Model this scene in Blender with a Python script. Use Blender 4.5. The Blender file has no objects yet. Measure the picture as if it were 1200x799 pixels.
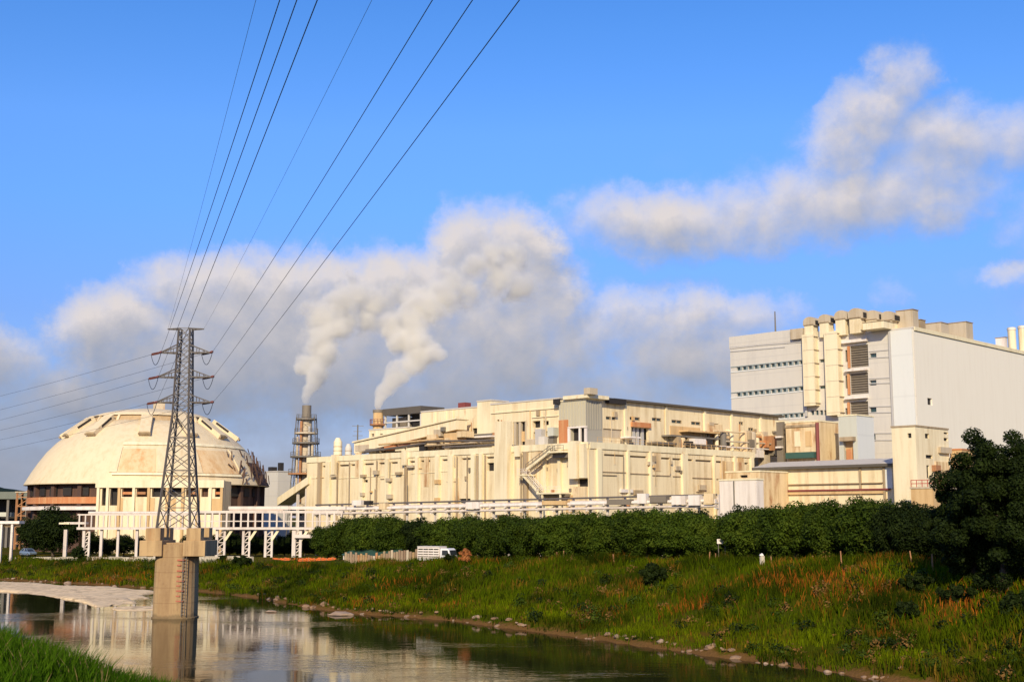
import bpy, bmesh, math, random
import numpy as np
from mathutils import Vector, Matrix

SC = bpy.context.scene
COL = SC.collection
F, CX, HY, ZC = 1450.0, 600.0, 605.0, 10.4      # focal length in photo pixels, image centre, horizon, eye height
S2 = math.sqrt(0.5)
RNG = random.Random(11)


def ray(px, py, y):
    """point of the place seen at photo pixel (px, py), y metres away"""
    return Vector((kx(px, py) * y, y, ZC + kz(py) * y))


PITCH = math.atan((HY - 399.5) / F)
CP, SP = math.cos(PITCH), math.sin(PITCH)


def kx(px, py=545.0):
    """sideways slope of the line of sight through a photo pixel, for a camera tilted up by PITCH"""
    v = (399.5 - py) / F
    return (px - CX) / F / (CP - v * SP)


def kz(py):
    v = (399.5 - py) / F
    return (SP + v * CP) / (CP - v * SP)


def zat(py, y):
    return ZC + kz(py) * y


def wpt(px, py, z=0.0):
    """spot at height z seen at a photo pixel"""
    return ray(px, py, (z - ZC) / kz(py))


# ------------------------------------------------------------------ materials
def lin(c):
    def f(v):
        v /= 255.0
        return v / 12.92 if v <= 0.04045 else ((v + 0.055) / 1.055) ** 2.4
    return (f(c[0]), f(c[1]), f(c[2]), 1.0)


class NT:
    def __init__(s, tree):
        s.t = tree

    def n(s, kind, **kw):
        nd = s.t.nodes.new(kind)
        for k, v in kw.items():
            setattr(nd, k, v)
        return nd

    def link(s, a, b):
        s.t.links.new(a, b)

    def put(s, sock, v):
        if isinstance(v, bpy.types.NodeSocket):
            s.link(v, sock)
        else:
            sock.default_value = v

    def math(s, op, a, b=None, c=None, clamp=False):
        nd = s.n('ShaderNodeMath', operation=op)
        nd.use_clamp = clamp
        s.put(nd.inputs[0], a)
        if b is not None:
            s.put(nd.inputs[1], b)
        if c is not None:
            s.put(nd.inputs[2], c)
        return nd.outputs[0]

    def vmath(s, op, a, b=None, c=None):
        nd = s.n('ShaderNodeVectorMath', operation=op)
        s.put(nd.inputs[0], a)
        if b is not None:
            s.put(nd.inputs[1], b)
        if c is not None:
            s.put(nd.inputs[2], c)
        return nd.outputs['Value'] if op in ('DOT_PRODUCT', 'LENGTH') else nd.outputs['Vector']

    def noise(s, vec, scale, detail=4.0, rough=0.55, dist=0.0):
        nd = s.n('ShaderNodeTexNoise')
        s.put(nd.inputs['Vector'], vec)
        nd.inputs['Scale'].default_value = scale
        nd.inputs['Detail'].default_value = detail
        nd.inputs['Roughness'].default_value = rough
        nd.inputs['Distortion'].default_value = dist
        return nd

    def ramp(s, fac, lo, hi, a=0.0, b=1.0, smooth=True):
        nd = s.n('ShaderNodeMapRange')
        if smooth:
            nd.interpolation_type = 'SMOOTHSTEP'
        s.put(nd.inputs[0], fac)
        nd.inputs[1].default_value = lo
        nd.inputs[2].default_value = hi
        nd.inputs[3].default_value = a
        nd.inputs[4].default_value = b
        return nd.outputs[0]

    def mix(s, fac, a, b):
        nd = s.n('ShaderNodeMix', data_type='RGBA')
        s.put(nd.inputs[0], fac)
        s.put(nd.inputs[6], a)
        s.put(nd.inputs[7], b)
        return nd.outputs[2]

    def scaled(s, vec, sx, sy, sz):
        return s.vmath('MULTIPLY', vec, (sx, sy, sz))


def new_mat(name):
    m = bpy.data.materials.new(name)
    m.use_nodes = True
    m.node_tree.nodes.clear()
    t = NT(m.node_tree)
    out = t.n('ShaderNodeOutputMaterial')
    return m, t, out


def surf(name, base, dirt=None, amount=0.5, rough=0.8, rust=None, rust_amt=0.0, metallic=0.0, streak=True, seams=None, bump=0.15, tide=None):
    """weathered wall / metal: vertical dirt streaks, blotches, optional rust patches, all in world metres"""
    m, t, out = new_mat(name)
    b = t.n('ShaderNodeBsdfPrincipled')
    pos = t.n('ShaderNodeNewGeometry').outputs['Position']
    base = base if len(base) == 4 else (*base, 1)
    dirt = dirt or tuple(c * 0.55 for c in base[:3])
    dirt = dirt if len(dirt) == 4 else (*dirt, 1)
    n1 = t.noise(t.scaled(pos, 0.9, 0.9, 0.07 if streak else 0.9), 1.0, 5, 0.65)
    n2 = t.noise(pos, 0.11, 5, 0.6)
    n3 = t.noise(pos, 2.7, 3, 0.6)
    f = t.math('MULTIPLY', t.ramp(n1.outputs[0], 0.42, 0.66), t.ramp(n2.outputs[0], 0.30, 0.75, 0.25, 1.0))
    f = t.math('ADD', f, t.ramp(n3.outputs[0], 0.5, 0.8, 0.0, 0.22))
    col = t.mix(t.math('MULTIPLY', f, amount, clamp=True), base, dirt)
    if rust:
        r = t.noise(t.scaled(pos, 0.35, 0.35, 0.10 if streak else 0.35), 1.0, 6, 0.68)
        k = t.ramp(r.outputs[0], 0.66 - 0.22 * rust_amt, 0.78 - 0.12 * rust_amt)
        col = t.mix(t.math('MULTIPLY', k, 0.85), col, (*rust[:3], 1))
    if seams:
        # panel joints: thin darker lines every `seams` metres of height
        sz = t.n('ShaderNodeSeparateXYZ')
        t.link(pos, sz.inputs[0])
        fr = t.math('FRACT', t.math('DIVIDE', sz.outputs[2], seams))
        ln = t.math('LESS_THAN', fr, 0.05)
        col = t.mix(t.math('MULTIPLY', ln, 0.35), col, dirt)
    if tide:
        # algae and silt left by high water: an uneven dark band above the river surface
        sz2 = t.n('ShaderNodeSeparateXYZ')
        t.link(pos, sz2.inputs[0])
        hgt = t.math('ADD', sz2.outputs[2], t.math('MULTIPLY', t.math('SUBTRACT', n1.outputs[0], 0.5), 1.6))
        col = t.mix(t.math('MULTIPLY', t.ramp(hgt, tide * .6, tide * 1.3, 1.0, 0.0), 0.55), col, (0.10, 0.075, 0.035, 1))
    t.put(b.inputs['Base Color'], col)
    b.inputs['Roughness'].default_value = rough
    b.inputs['Metallic'].default_value = metallic
    bp = t.n('ShaderNodeBump')
    bp.inputs['Strength'].default_value = bump
    bp.inputs['Distance'].default_value = 0.05
    t.link(n3.outputs[0], bp.inputs['Height'])
    t.link(bp.outputs[0], b.inputs['Normal'])
    t.link(b.outputs[0], out.inputs['Surface'])
    return m


RUST = (0.33, 0.13, 0.04)
M = {}
M['cream'] = surf('cream_wall', (0.79, 0.66, 0.42), (0.46, 0.32, 0.15), 0.8, 0.85, (0.42, 0.20, 0.07), 0.20)
M['cream2'] = surf('cream_wall_clean', (0.80, 0.69, 0.46), (0.52, 0.38, 0.19), 0.65, 0.85, (0.45, 0.25, 0.10), 0.05)
M['creamrust'] = surf('cream_wall_rusty', (0.72, 0.56, 0.33), (0.42, 0.26, 0.11), 0.9, 0.85, RUST, 0.75)
M['pilaster'] = surf('cream_trim', (0.80, 0.70, 0.46), (0.54, 0.41, 0.22), 0.65, 0.8, (0.45, 0.24, 0.09), 0.08)
M['grime'] = surf('grimy_trim', (0.40, 0.30, 0.18), (0.20, 0.14, 0.08), 0.9, 0.85)
M['white'] = surf('white_paint', (0.78, 0.70, 0.61), (0.42, 0.33, 0.25), 0.6, 0.6)
M['bridgewhite'] = surf('bridge_white_paint', (0.66, 0.57, 0.48), (0.36, 0.28, 0.23), 0.75, 0.6, (0.36, 0.17, 0.08), 0.1)
M['offwhite'] = surf('pale_cladding', (0.84, 0.775, 0.635), (0.72, 0.64, 0.50), 0.35, 0.6)
M['bluewhite'] = surf('pale_blue_cladding', (0.68, 0.68, 0.63), (0.57, 0.57, 0.53), 0.3, 0.55, seams=9.0)
M['greyclad'] = surf('light_grey_cladding', (0.60, 0.555, 0.475), (0.44, 0.41, 0.37), 0.35, 0.65, seams=4.0)
M['greyclad2'] = surf('mid_grey_cladding', (0.47, 0.445, 0.41), (0.37, 0.35, 0.32), 0.35, 0.65)
M['greengrey'] = surf('grey_green_cladding', (0.52, 0.52, 0.43), (0.42, 0.40, 0.31), 0.4, 0.65)
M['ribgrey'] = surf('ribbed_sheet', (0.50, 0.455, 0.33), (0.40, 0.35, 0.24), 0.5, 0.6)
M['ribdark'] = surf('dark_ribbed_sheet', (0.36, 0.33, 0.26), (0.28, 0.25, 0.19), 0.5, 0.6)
M['louvre'] = surf('louvre_sheet', (0.20, 0.165, 0.12), (0.15, 0.12, 0.09), 0.5, 0.6)
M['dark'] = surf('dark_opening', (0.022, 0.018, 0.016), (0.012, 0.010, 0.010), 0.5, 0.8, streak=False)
M['band'] = surf('window_band_panel', (0.30, 0.34, 0.32), (0.20, 0.23, 0.22), 0.6, 0.4, streak=False)
M['glass'] = surf('window_glass', (0.035, 0.065, 0.065), (0.12, 0.16, 0.16), 0.6, 0.18, streak=False, bump=0.02)
M['roof'] = surf('dark_roof_sheet', (0.10, 0.085, 0.065), (0.06, 0.05, 0.04), 0.5, 0.7)
M['roofpale'] = surf('pale_roof_sheet', (0.55, 0.50, 0.43), (0.38, 0.34, 0.28), 0.5, 0.6, streak=False)
M['steel'] = surf('weathered_steel', (0.17, 0.15, 0.12), (0.10, 0.08, 0.06), 0.6, 0.6, RUST, 0.15)
M['galv'] = surf('galvanised_steel', (0.125, 0.105, 0.085), (0.075, 0.055, 0.045), 0.6, 0.5, (0.25, 0.11, 0.06), 0.1)
M['rust'] = surf('rusty_metal', (0.42, 0.20, 0.085), (0.22, 0.10, 0.05), 0.9, 0.85)
M['rustpale'] = surf('rust_stained_cream', (0.62, 0.42, 0.20), (0.42, 0.24, 0.09), 0.9, 0.85)
M['orange'] = surf('orange_stain', (0.50, 0.19, 0.07), (0.62, 0.36, 0.16), 0.9, 0.85)
M['darkrust'] = surf('dark_rusty_wall', (0.075, 0.04, 0.028), (0.16, 0.08, 0.045), 0.8, 0.9)
M['tan'] = surf('tan_duct', (0.52, 0.43, 0.30), (0.34, 0.25, 0.14), 0.8, 0.7, RUST, 0.2)
M['dome'] = surf('dome_shell', (0.71, 0.58, 0.37), (0.54, 0.40, 0.21), 0.6, 0.85, (0.50, 0.32, 0.13), 0.12)
M['domestain'] = surf('dome_brown_band', (0.48, 0.34, 0.18), (0.36, 0.23, 0.11), 0.8, 0.85)
M['bayrust'] = surf('bay_stained_render', (0.68, 0.50, 0.28), (0.54, 0.32, 0.13), 0.9, 0.9, (0.54, 0.28, 0.10), 0.7)
M['concrete'] = surf('pier_concrete', (0.40, 0.265, 0.125), (0.16, 0.08, 0.035), 1.0, 0.9, (0.30, 0.14, 0.06), 0.6, seams=1.55, tide=0.45, bump=0.4)
M['capconcrete'] = surf('cap_concrete', (0.48, 0.32, 0.15), (0.22, 0.13, 0.06), 0.95, 0.9, (0.44, 0.22, 0.08), 0.5)
M['kerb'] = surf('pale_concrete', (0.60, 0.52, 0.38), (0.36, 0.28, 0.18), 0.7, 0.9)
M['redpaint'] = surf('red_paint', (0.45, 0.06, 0.04), (0.35, 0.10, 0.06), 0.7, 0.7)
M['fadedred'] = surf('faded_red_paint', (0.40, 0.12, 0.07), (0.38, 0.20, 0.11), 0.9, 0.9, streak=False)
M['darkred'] = surf('dark_red_pipe', (0.22, 0.05, 0.04), (0.15, 0.04, 0.03), 0.5, 0.6)
M['cable'] = surf('cable_metal', (0.035, 0.045, 0.07), (0.02, 0.025, 0.04), 0.4, 0.6, bump=0.0)
M['insul'] = surf('insulator_brown', (0.20, 0.07, 0.05), (0.12, 0.05, 0.04), 0.4, 0.35)
M['netting'] = surf('orange_barrier', (0.72, 0.17, 0.035), (0.45, 0.12, 0.04), 0.6, 0.7)
M['greenroof'] = surf('dark_green_sheet', (0.04, 0.10, 0.075), (0.03, 0.06, 0.05), 0.5, 0.5)
M['slategreen'] = surf('grey_green_roof', (0.15, 0.165, 0.13), (0.10, 0.11, 0.09), 0.5, 0.7)
M['sheet'] = surf('patchwork_fence', (0.30, 0.21, 0.13), (0.20, 0.12, 0.07), 0.9, 0.85, RUST, 0.3)
M['carwhite'] = surf('white_car_paint', (0.78, 0.77, 0.74), (0.6, 0.58, 0.54), 0.25, 0.3, streak=False, bump=0.0)
M['carblue'] = surf('blue_grey_car_paint', (0.16, 0.22, 0.30), (0.12, 0.16, 0.2), 0.3, 0.3, streak=False, bump=0.0)
M['carglass'] = surf('car_glass', (0.03, 0.035, 0.04), (0.02, 0.02, 0.025), 0.3, 0.08, streak=False, bump=0.0)
M['rubber'] = surf('tyre_rubber', (0.025, 0.025, 0.025), (0.05, 0.045, 0.04), 0.4, 0.85, streak=False)
M['rim'] = surf('wheel_metal', (0.45, 0.45, 0.45), (0.3, 0.3, 0.3), 0.3, 0.35, metallic=0.8, streak=False)
M['amber'] = surf('amber_lens', (0.70, 0.30, 0.04), (0.55, 0.2, 0.03), 0.3, 0.3, streak=False, bump=0.0)
M['rock'] = surf('bank_rock', (0.26, 0.16, 0.09), (0.11, 0.06, 0.03), 0.9, 0.95, streak=False, bump=0.6)
M['rockpale'] = surf('pale_rock', (0.36, 0.25, 0.16), (0.16, 0.10, 0.06), 0.8, 0.95, streak=False, bump=0.6)
M['bark'] = surf('tree_bark', (0.085, 0.06, 0.04), (0.05, 0.035, 0.025), 0.7, 0.95, streak=False, bump=0.6)
M['sand'] = surf('pale_sand', (0.80, 0.59, 0.33), (0.36, 0.25, 0.13), 1.0, 0.95, (0.30, 0.20, 0.10), 0.55, streak=False, bump=0.8)


def foliage(name, c0, c1, c2, transl=0.25):
    m, t, out = new_mat(name)
    g = t.n('ShaderNodeNewGeometry')
    n = t.noise(g.outputs['Position'], 0.6, 3)
    c = t.mix(g.outputs['Random Per Island'], (*c0, 1), (*c1, 1))
    c = t.mix(t.ramp(n.outputs[0], 0.45, 0.75), c, (*c2, 1))
    d = t.n('ShaderNodeBsdfPrincipled')
    t.put(d.inputs['Base Color'], c)
    d.inputs['Roughness'].default_value = 0.7
    d.inputs['Specular IOR Level'].default_value = 0.12
    tr = t.n('ShaderNodeBsdfTranslucent')
    t.put(tr.inputs['Color'], c)
    mx = t.n('ShaderNodeMixShader')
    mx.inputs[0].default_value = transl
    t.link(d.outputs[0], mx.inputs[1])
    t.link(tr.outputs[0], mx.inputs[2])
    t.link(mx.outputs[0], out.inputs['Surface'])
    return m


M['leaf'] = foliage('leaf_green', (0.017, 0.034, 0.002), (0.050, 0.080, 0.005), (0.075, 0.105, 0.007))
M['leaflight'] = foliage('leaf_light_green', (0.032, 0.060, 0.003), (0.075, 0.112, 0.007), (0.095, 0.130, 0.009))
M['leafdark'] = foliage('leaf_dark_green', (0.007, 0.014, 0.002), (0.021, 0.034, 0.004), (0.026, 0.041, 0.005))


def grass_mat(name):
    m, t, out = new_mat(name)
    a = t.n('ShaderNodeAttribute')
    a.attribute_name = 'plant'
    d = t.n('ShaderNodeBsdfPrincipled')
    t.link(a.outputs['Color'], d.inputs['Base Color'])
    d.inputs['Roughness'].default_value = 0.9
    d.inputs['Specular IOR Level'].default_value = 0.05
    tr = t.n('ShaderNodeBsdfTranslucent')
    t.link(a.outputs['Color'], tr.inputs['Color'])
    mx = t.n('ShaderNodeMixShader')
    mx.inputs[0].default_value = 0.25
    t.link(d.outputs[0], mx.inputs[1])
    t.link(tr.outputs[0], mx.inputs[2])
    t.link(mx.outputs[0], out.inputs['Surface'])
    return m


M['grass'] = grass_mat('grass_blades')

# ------------------------------------------------------------------ mesh building
def world_of(o):
    v = Vector((0, 0, 0))
    while o is not None:
        v += o.location
        o = o.parent
    return v


class MB:
    def __init__(s):
        s.v, s.f = [], []

    def add(s, vs, fs):
        b = len(s.v)
        s.v += [tuple(v) for v in vs]
        s.f += [tuple(i + b for i in f) for f in fs]
        return s

    def hexa(s, p):
        return s.add(p, [(0, 3, 2, 1), (4, 5, 6, 7), (0, 1, 5, 4), (1, 2, 6, 5), (2, 3, 7, 6), (3, 0, 4, 7)])

    def box(s, c, d, rz=0.0):
        cs, sn = math.cos(rz), math.sin(rz)
        p = []
        for z in (-.5, .5):
            for x, y in ((-.5, -.5), (.5, -.5), (.5, .5), (-.5, .5)):
                X, Y = x * d[0], y * d[1]
                p.append((c[0] + X * cs - Y * sn, c[1] + X * sn + Y * cs, c[2] + z * d[2]))
        return s.hexa(p)

    def bar(s, p, q, w, h=None):
        p, q = Vector(p), Vector(q)
        h = h or w
        d = (q - p).normalized()
        up = Vector((0, 0, 1)) if abs(d.z) < 0.95 else Vector((S2, S2, 0))
        a = d.cross(up).normalized() * (w / 2)
        b = a.cross(d).normalized() * (h / 2)
        r = [e + x * a + y * b for e in (p, q) for x, y in ((-1, -1), (1, -1), (1, 1), (-1, 1))]
        return s.hexa(r)

    def tube(s, p, q, r0, r1=None, n=8, cap=True):
        p, q = Vector(p), Vector(q)
        r1 = r0 if r1 is None else r1
        d = (q - p).normalized()
        up = Vector((0, 0, 1)) if abs(d.z) < 0.95 else Vector((1, 0, 0))
        a = d.cross(up).normalized()
        b = a.cross(d)
        vs = []
        for c, r in ((p, r0), (q, r1)):
            for k in range(n):
                t = 2 * math.pi * k / n
                vs.append(c + (a * math.cos(t) + b * math.sin(t)) * r)
        fs = [(k, (k + 1) % n, n + (k + 1) % n, n + k) for k in range(n)]
        if cap:
            fs += [tuple(range(n))[::-1], tuple(range(n, 2 * n))]
        return s.add(vs, fs)

    def path(s, pts, r, n=6):
        pts = [Vector(p) for p in pts]
        rs = r if isinstance(r, (list, tuple)) else [r] * len(pts)
        vs, fs = [], []
        for i, p in enumerate(pts):
            d = (pts[min(i + 1, len(pts) - 1)] - pts[max(i - 1, 0)]).normalized()
            up = Vector((0, 0, 1)) if abs(d.z) < 0.95 else Vector((1, 0, 0))
            a = d.cross(up).normalized()
            b = a.cross(d)
            for k in range(n):
                t = 2 * math.pi * k / n
                vs.append(p + (a * math.cos(t) + b * math.sin(t)) * rs[i])
        for i in range(len(pts) - 1):
            for k in range(n):
                fs.append((i * n + k, i * n + (k + 1) % n, (i + 1) * n + (k + 1) % n, (i + 1) * n + k))
        fs += [tuple(range(n))[::-1], tuple(range((len(pts) - 1) * n, len(pts) * n))]
        return s.add(vs, fs)

    def lathe(s, prof, c=(0, 0, 0), n=48, a0=0.0, a1=None):
        full = a1 is None
        a1 = 2 * math.pi if full else a1
        m = n if full else n + 1
        vs, fs = [], []
        for r, z in prof:
            for k in range(m):
                t = a0 + (a1 - a0) * k / n
                vs.append((c[0] + r * math.cos(t), c[1] + r * math.sin(t), c[2] + z))
        for i in range(len(prof) - 1):
            for k in range(n):
                k2 = (k + 1) % m
                fs.append((i * m + k, i * m + k2, (i + 1) * m + k2, (i + 1) * m + k))
        return s.add(vs, fs)

    def prism(s, poly, vec):
        poly = [Vector(p) for p in poly]
        vec = Vector(vec)
        n = len(poly)
        vs = poly + [p + vec for p in poly]
        fs = [tuple(range(n))[::-1], tuple(range(n, 2 * n))] + [(k, (k + 1) % n, n + (k + 1) % n, n + k) for k in range(n)]
        return s.add(vs, fs)

    def quad(s, a, b, c, d):
        return s.add([a, b, c, d], [(0, 1, 2, 3)])

    def build(s, name, mat, parent=None, smooth=False, bevel=0.0):
        me = bpy.data.meshes.new(name)
        off = world_of(parent) if parent is not None else Vector((0, 0, 0))
        me.from_pydata([(v[0] - off.x, v[1] - off.y, v[2] - off.z) for v in s.v], [], s.f)
        bm = bmesh.new()
        bm.from_mesh(me)
        bmesh.ops.recalc_face_normals(bm, faces=bm.faces)
        if bevel:
            bmesh.ops.bevel(bm, geom=[e for e in bm.edges if e.is_manifold and e.calc_face_angle(0) > 0.5], offset=bevel, segments=2, affect='EDGES', profile=0.5)
        bm.to_mesh(me)
        bm.free()
        if smooth:
            me.shade_smooth()
        me.materials.append(M[mat] if isinstance(mat, str) else mat)
        o = bpy.data.objects.new(name, me)
        COL.objects.link(o)
        if parent is not None:
            o.parent = parent
        return o


def tag(o, label=None, cat=None, group=None, kind=None):
    if label:
        o['label'] = label
    if cat:
        o['category'] = cat
    if group:
        o['group'] = group
    if kind:
        o['kind'] = kind
    return o


def thing(name, label, cat, loc, group=None):
    o = bpy.data.objects.new(name, None)
    o.empty_display_size = 0.5
    COL.objects.link(o)
    o.location = loc
    return tag(o, label, cat, group)


def kids(o):
    return [c for c in bpy.data.objects if c.parent is o]


def copy_tree(o, parent=None):
    ch = kids(o)
    c = o.copy()
    COL.objects.link(c)
    if parent is not None:
        c.parent = parent
    for k in ch:
        copy_tree(k, c)
    return c


class Face:
    """a vertical facade: origin, direction along it, outward normal; addressed in metres or by what the photo shows on it"""
    def __init__(s, o, d, n):
        s.o, s.d, s.n = Vector((o[0], o[1], 0)), Vector((d[0], d[1], 0)), Vector((n[0], n[1], 0))

    def P(s, t, z, off=0.0):
        p = s.o + s.d * t + s.n * off
        return Vector((p.x, p.y, z))

    def t(s, px, off=0.0, py=545.0):
        o = s.o + s.n * off
        k = kx(px, py)
        return (k * o.y - o.x) / (s.d.x - k * s.d.y)

    def z(s, px, py, off=0.0):
        return zat(py, s.P(s.t(px, off, py), 0, off).y)

    def rect(s, px0, px1, py0, py1, off=0.0):
        pm, qm = (px0 + px1) / 2, (py0 + py1) / 2
        t0, t1 = sorted((s.t(px0, off, qm), s.t(px1, off, qm)))
        z0, z1 = sorted((s.z(pm, py0, off), s.z(pm, py1, off)))
        return t0, t1, z0, z1

    def box(s, mb, t0, t1, z0, z1, o0, o1):
        return mb.hexa([s.P(t0, z0, o0), s.P(t1, z0, o0), s.P(t1, z0, o1), s.P(t0, z0, o1),
                        s.P(t0, z1, o0), s.P(t1, z1, o0), s.P(t1, z1, o1), s.P(t0, z1, o1)])

    def pbox(s, mb, px0, px1, py0, py1, o0, o1):
        return s.box(mb, *s.rect(px0, px1, py0, py1), o0, o1)


A_DIR, B_DIR = (-S2, S2), (S2, S2)          # the works stands at 45 degrees to the view
A_N, B_N = (-S2, -S2), (S2, -S2)


def wall(mb, fr, t0, t1, z0, z1, holes=(), depth=0.5):
    """wall sheet on a facade with real rectangular openings and their reveals"""
    hs = [(max(a, t0), min(b, t1), max(c, z0), min(d, z1)) for a, b, c, d in holes]
    ts = sorted({t0, t1, *[h[0] for h in hs], *[h[1] for h in hs]})
    zs = sorted({z0, z1, *[h[2] for h in hs], *[h[3] for h in hs]})
    for i in range(len(ts) - 1):
        for j in range(len(zs) - 1):
            tm, zm = (ts[i] + ts[i + 1]) / 2, (zs[j] + zs[j + 1]) / 2
            if any(h[0] < tm < h[1] and h[2] < zm < h[3] for h in hs):
                continue
            mb.quad(fr.P(ts[i], zs[j]), fr.P(ts[i + 1], zs[j]), fr.P(ts[i + 1], zs[j + 1]), fr.P(ts[i], zs[j + 1]))
    for a, b, c, d in hs:
        for (p, q) in (((a, c), (b, c)), ((b, c), (b, d)), ((b, d), (a, d)), ((a, d), (a, c))):
            mb.quad(fr.P(p[0], p[1]), fr.P(q[0], q[1]), fr.P(q[0], q[1], -depth), fr.P(p[0], p[1], -depth))


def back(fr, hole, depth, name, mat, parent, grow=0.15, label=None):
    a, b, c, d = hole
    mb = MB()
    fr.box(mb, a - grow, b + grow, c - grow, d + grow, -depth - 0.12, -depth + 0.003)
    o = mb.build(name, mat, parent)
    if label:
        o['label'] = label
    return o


class Block:
    """rectangular building turned 45 degrees: faces A (left-receding) and B (right-receding) meet at a corner towards the camera"""
    def __init__(s, name, label, cat, corner, ua, vb, z0, z1, mat, roof='roofpale', holesA=(), holesB=(), depth=0.5, parapet=0.5, root=None, matB=None, z1b=None, roofname='roof'):
        c = Vector((corner[0], corner[1], 0))
        s.c, s.ua, s.vb, s.z0, s.z1 = c, ua, vb, z0, z1
        s.A = Face(c, A_DIR, A_N)
        s.B = Face(c, B_DIR, B_N)
        s.root = root or thing(name, label, cat, (c.x + (ua * A_DIR[0] + vb * B_DIR[0]) / 2, c.y + (ua + vb) * S2 / 2, z0))
        w = MB()
        wall(w, s.A, 0, ua, z0, z1, holesA, depth)
        if matB is None:
            wall(w, s.B, 0, vb, z0, z1, holesB, depth)
        A2 = Face(c + Vector((*B_DIR, 0)) * vb, A_DIR, B_DIR)
        B2 = Face(c + Vector((*A_DIR, 0)) * ua, B_DIR, A_DIR)
        wall(w, A2, 0, ua, z0, z1)
        wall(w, B2, 0, vb, z0, z1)
        s.wall = w.build('wall', mat, s.root)
        if matB is not None:
            w = MB()
            wall(w, s.B, 0, vb, z0, z1, holesB, depth)
            s.wallB = w.build('wall', matB, s.root)
        r = MB()
        e = 0.12
        s.A.box(r, -e, ua + e, z1 - 0.02, z1 + 0.28, -vb - e, e)
        s.roof = r.build(roofname, roof, s.root)


def corner_at(px, y, py=545.0):
    return (kx(px, py) * y, y)


def lenA(c, px, py=545.0):
    return Face(c, A_DIR, A_N).t(px, 0.0, py)


def lenB(c, px, py=545.0):
    return Face(c, B_DIR, B_N).t(px, 0.0, py)
# ------------------------------------------------------------------ land and water
FAR = np.array([(-900, 860), (-300, 380), (-180, 290)] + [tuple(wpt(a, b)[:2]) for a, b in ((0, 679), (80, 683), (160, 688.5), (240, 693), (300, 700), (360, 711), (410, 718), (470, 722), (530, 726.5), (610, 737), (700, 749), (780, 760), (860, 771), (940, 783), (1020, 794), (1060, 800))] + [(42, 56), (80, 5), (150, -100), (500, -700)], float)
NEAR = np.array([(-900, 560), (-300, 215), (-150, 135), (-60, 92), (-30, 71), (0, 57), (20, 28), (50, -22), (110, -130), (420, -760)], float)


def sdist(P, line):
    """signed distance of points to a polyline, positive on its left side"""
    best = np.full(len(P), 1e18)
    sgn = np.ones(len(P))
    for a, b in zip(line[:-1], line[1:]):
        d = b - a
        t = np.clip(((P - a) @ d) / (d @ d), 0, 1)
        q = a + t[:, None] * d
        e = P - q
        r = (e * e).sum(1)
        c = d[0] * (P[:, 1] - a[1]) - d[1] * (P[:, 0] - a[0])
        m = r < best - 1e-9
        best = np.where(m, r, best)
        sgn = np.where(m, np.sign(c), sgn)
    return np.sqrt(best) * sgn


_tab = np.random.default_rng(5).random((256, 256))


def vnoise(x, y):
    xi, yi = np.floor(x).astype(int), np.floor(y).astype(int)
    fx, fy = x - xi, y - yi
    fx, fy = fx * fx * (3 - 2 * fx), fy * fy * (3 - 2 * fy)
    g = lambda i, j: _tab[(xi + i) % 256, (yi + j) % 256]
    return (g(0, 0) * (1 - fx) + g(1, 0) * fx) * (1 - fy) + (g(0, 1) * (1 - fx) + g(1, 1) * fx) * fy


def fbm(x, y, o=4):
    v, a, s = 0, 0.5, 0
    for k in range(o):
        v = v + a * vnoise(x * 2 ** k + 17.3 * k, y * 2 ** k + 9.1 * k)
        s += a
        a *= 0.5
    return v / s


def ss(a, b, x):
    t = np.clip((x - a) / (b - a), 0, 1)
    return t * t * (3 - 2 * t)


def land(P):
    """height of the ground at points P (n,2)"""
    P = np.asarray(P, float)
    df, dn = sdist(P, FAR), -sdist(P, NEAR)
    e = (P[:, 0] - P[:, 1]) * S2
    H = np.interp(e, [-600, -206, -150, -110, -70, -42], [2.4, 2.7, 3.6, 4.7, 5.8, 6.4])
    n = fbm(P[:, 0] / 9, P[:, 1] / 9, 3) - 0.5
    n2 = fbm(P[:, 0] / 2.2 + 40, P[:, 1] / 2.2, 3) - 0.5
    dj = df + 2.4 * (fbm(P[:, 0] / 5 + 3, P[:, 1] / 5, 3) - 0.5)
    W = np.interp(e, [-206, -120, -60], [17, 20, 22])
    u = np.clip(dj / W, 0, 1)
    zf = H * ((0.05 + 0.07 * vnoise(P[:, 0] / 3.1, P[:, 1] / 3.1)) * ss(0, 0.04, u) + 0.90 * (0.35 * u + 0.65 * ss(0.02, 1, u)))
    zf = zf + (1.3 * n + 0.5 * n2) * ss(0, 3, df) * (1 - 0.75 * ss(W, W + 8, df))
    # near bank, with a grassy mound at the left of the view
    d0 = np.clip(dn, 0, None)
    zn = np.minimum(8.8, 0.145 * d0 + 0.35 * ss(0, 2, d0)) + 0.7 * n * ss(1, 6, dn)
    g = np.exp(-(((P[:, 0] + 22.5) / 11.0) ** 2 + ((P[:, 1] - 41) / 10) ** 2))
    zn = zn + 3.1 * g
    zw = -1.4 * ss(0, 5, -np.maximum(df, dn)) - 0.02
    z = np.where(df > 0, zf, np.where(dn > 0, zn, zw))
    return z


def gz(x, y):
    return float(land([(x, y)])[0])


def axis(lo, hi, a, b, st, far):
    c = list(np.arange(a, b, st))
    l, s = [], st
    p = a
    while p > lo:
        s *= 1.35
        p -= s
        l.append(p)
    r, s, p = [], st, c[-1]
    while p < hi:
        s *= 1.35
        p += s
        r.append(p)
    return np.array(l[::-1] + c + r)


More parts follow.
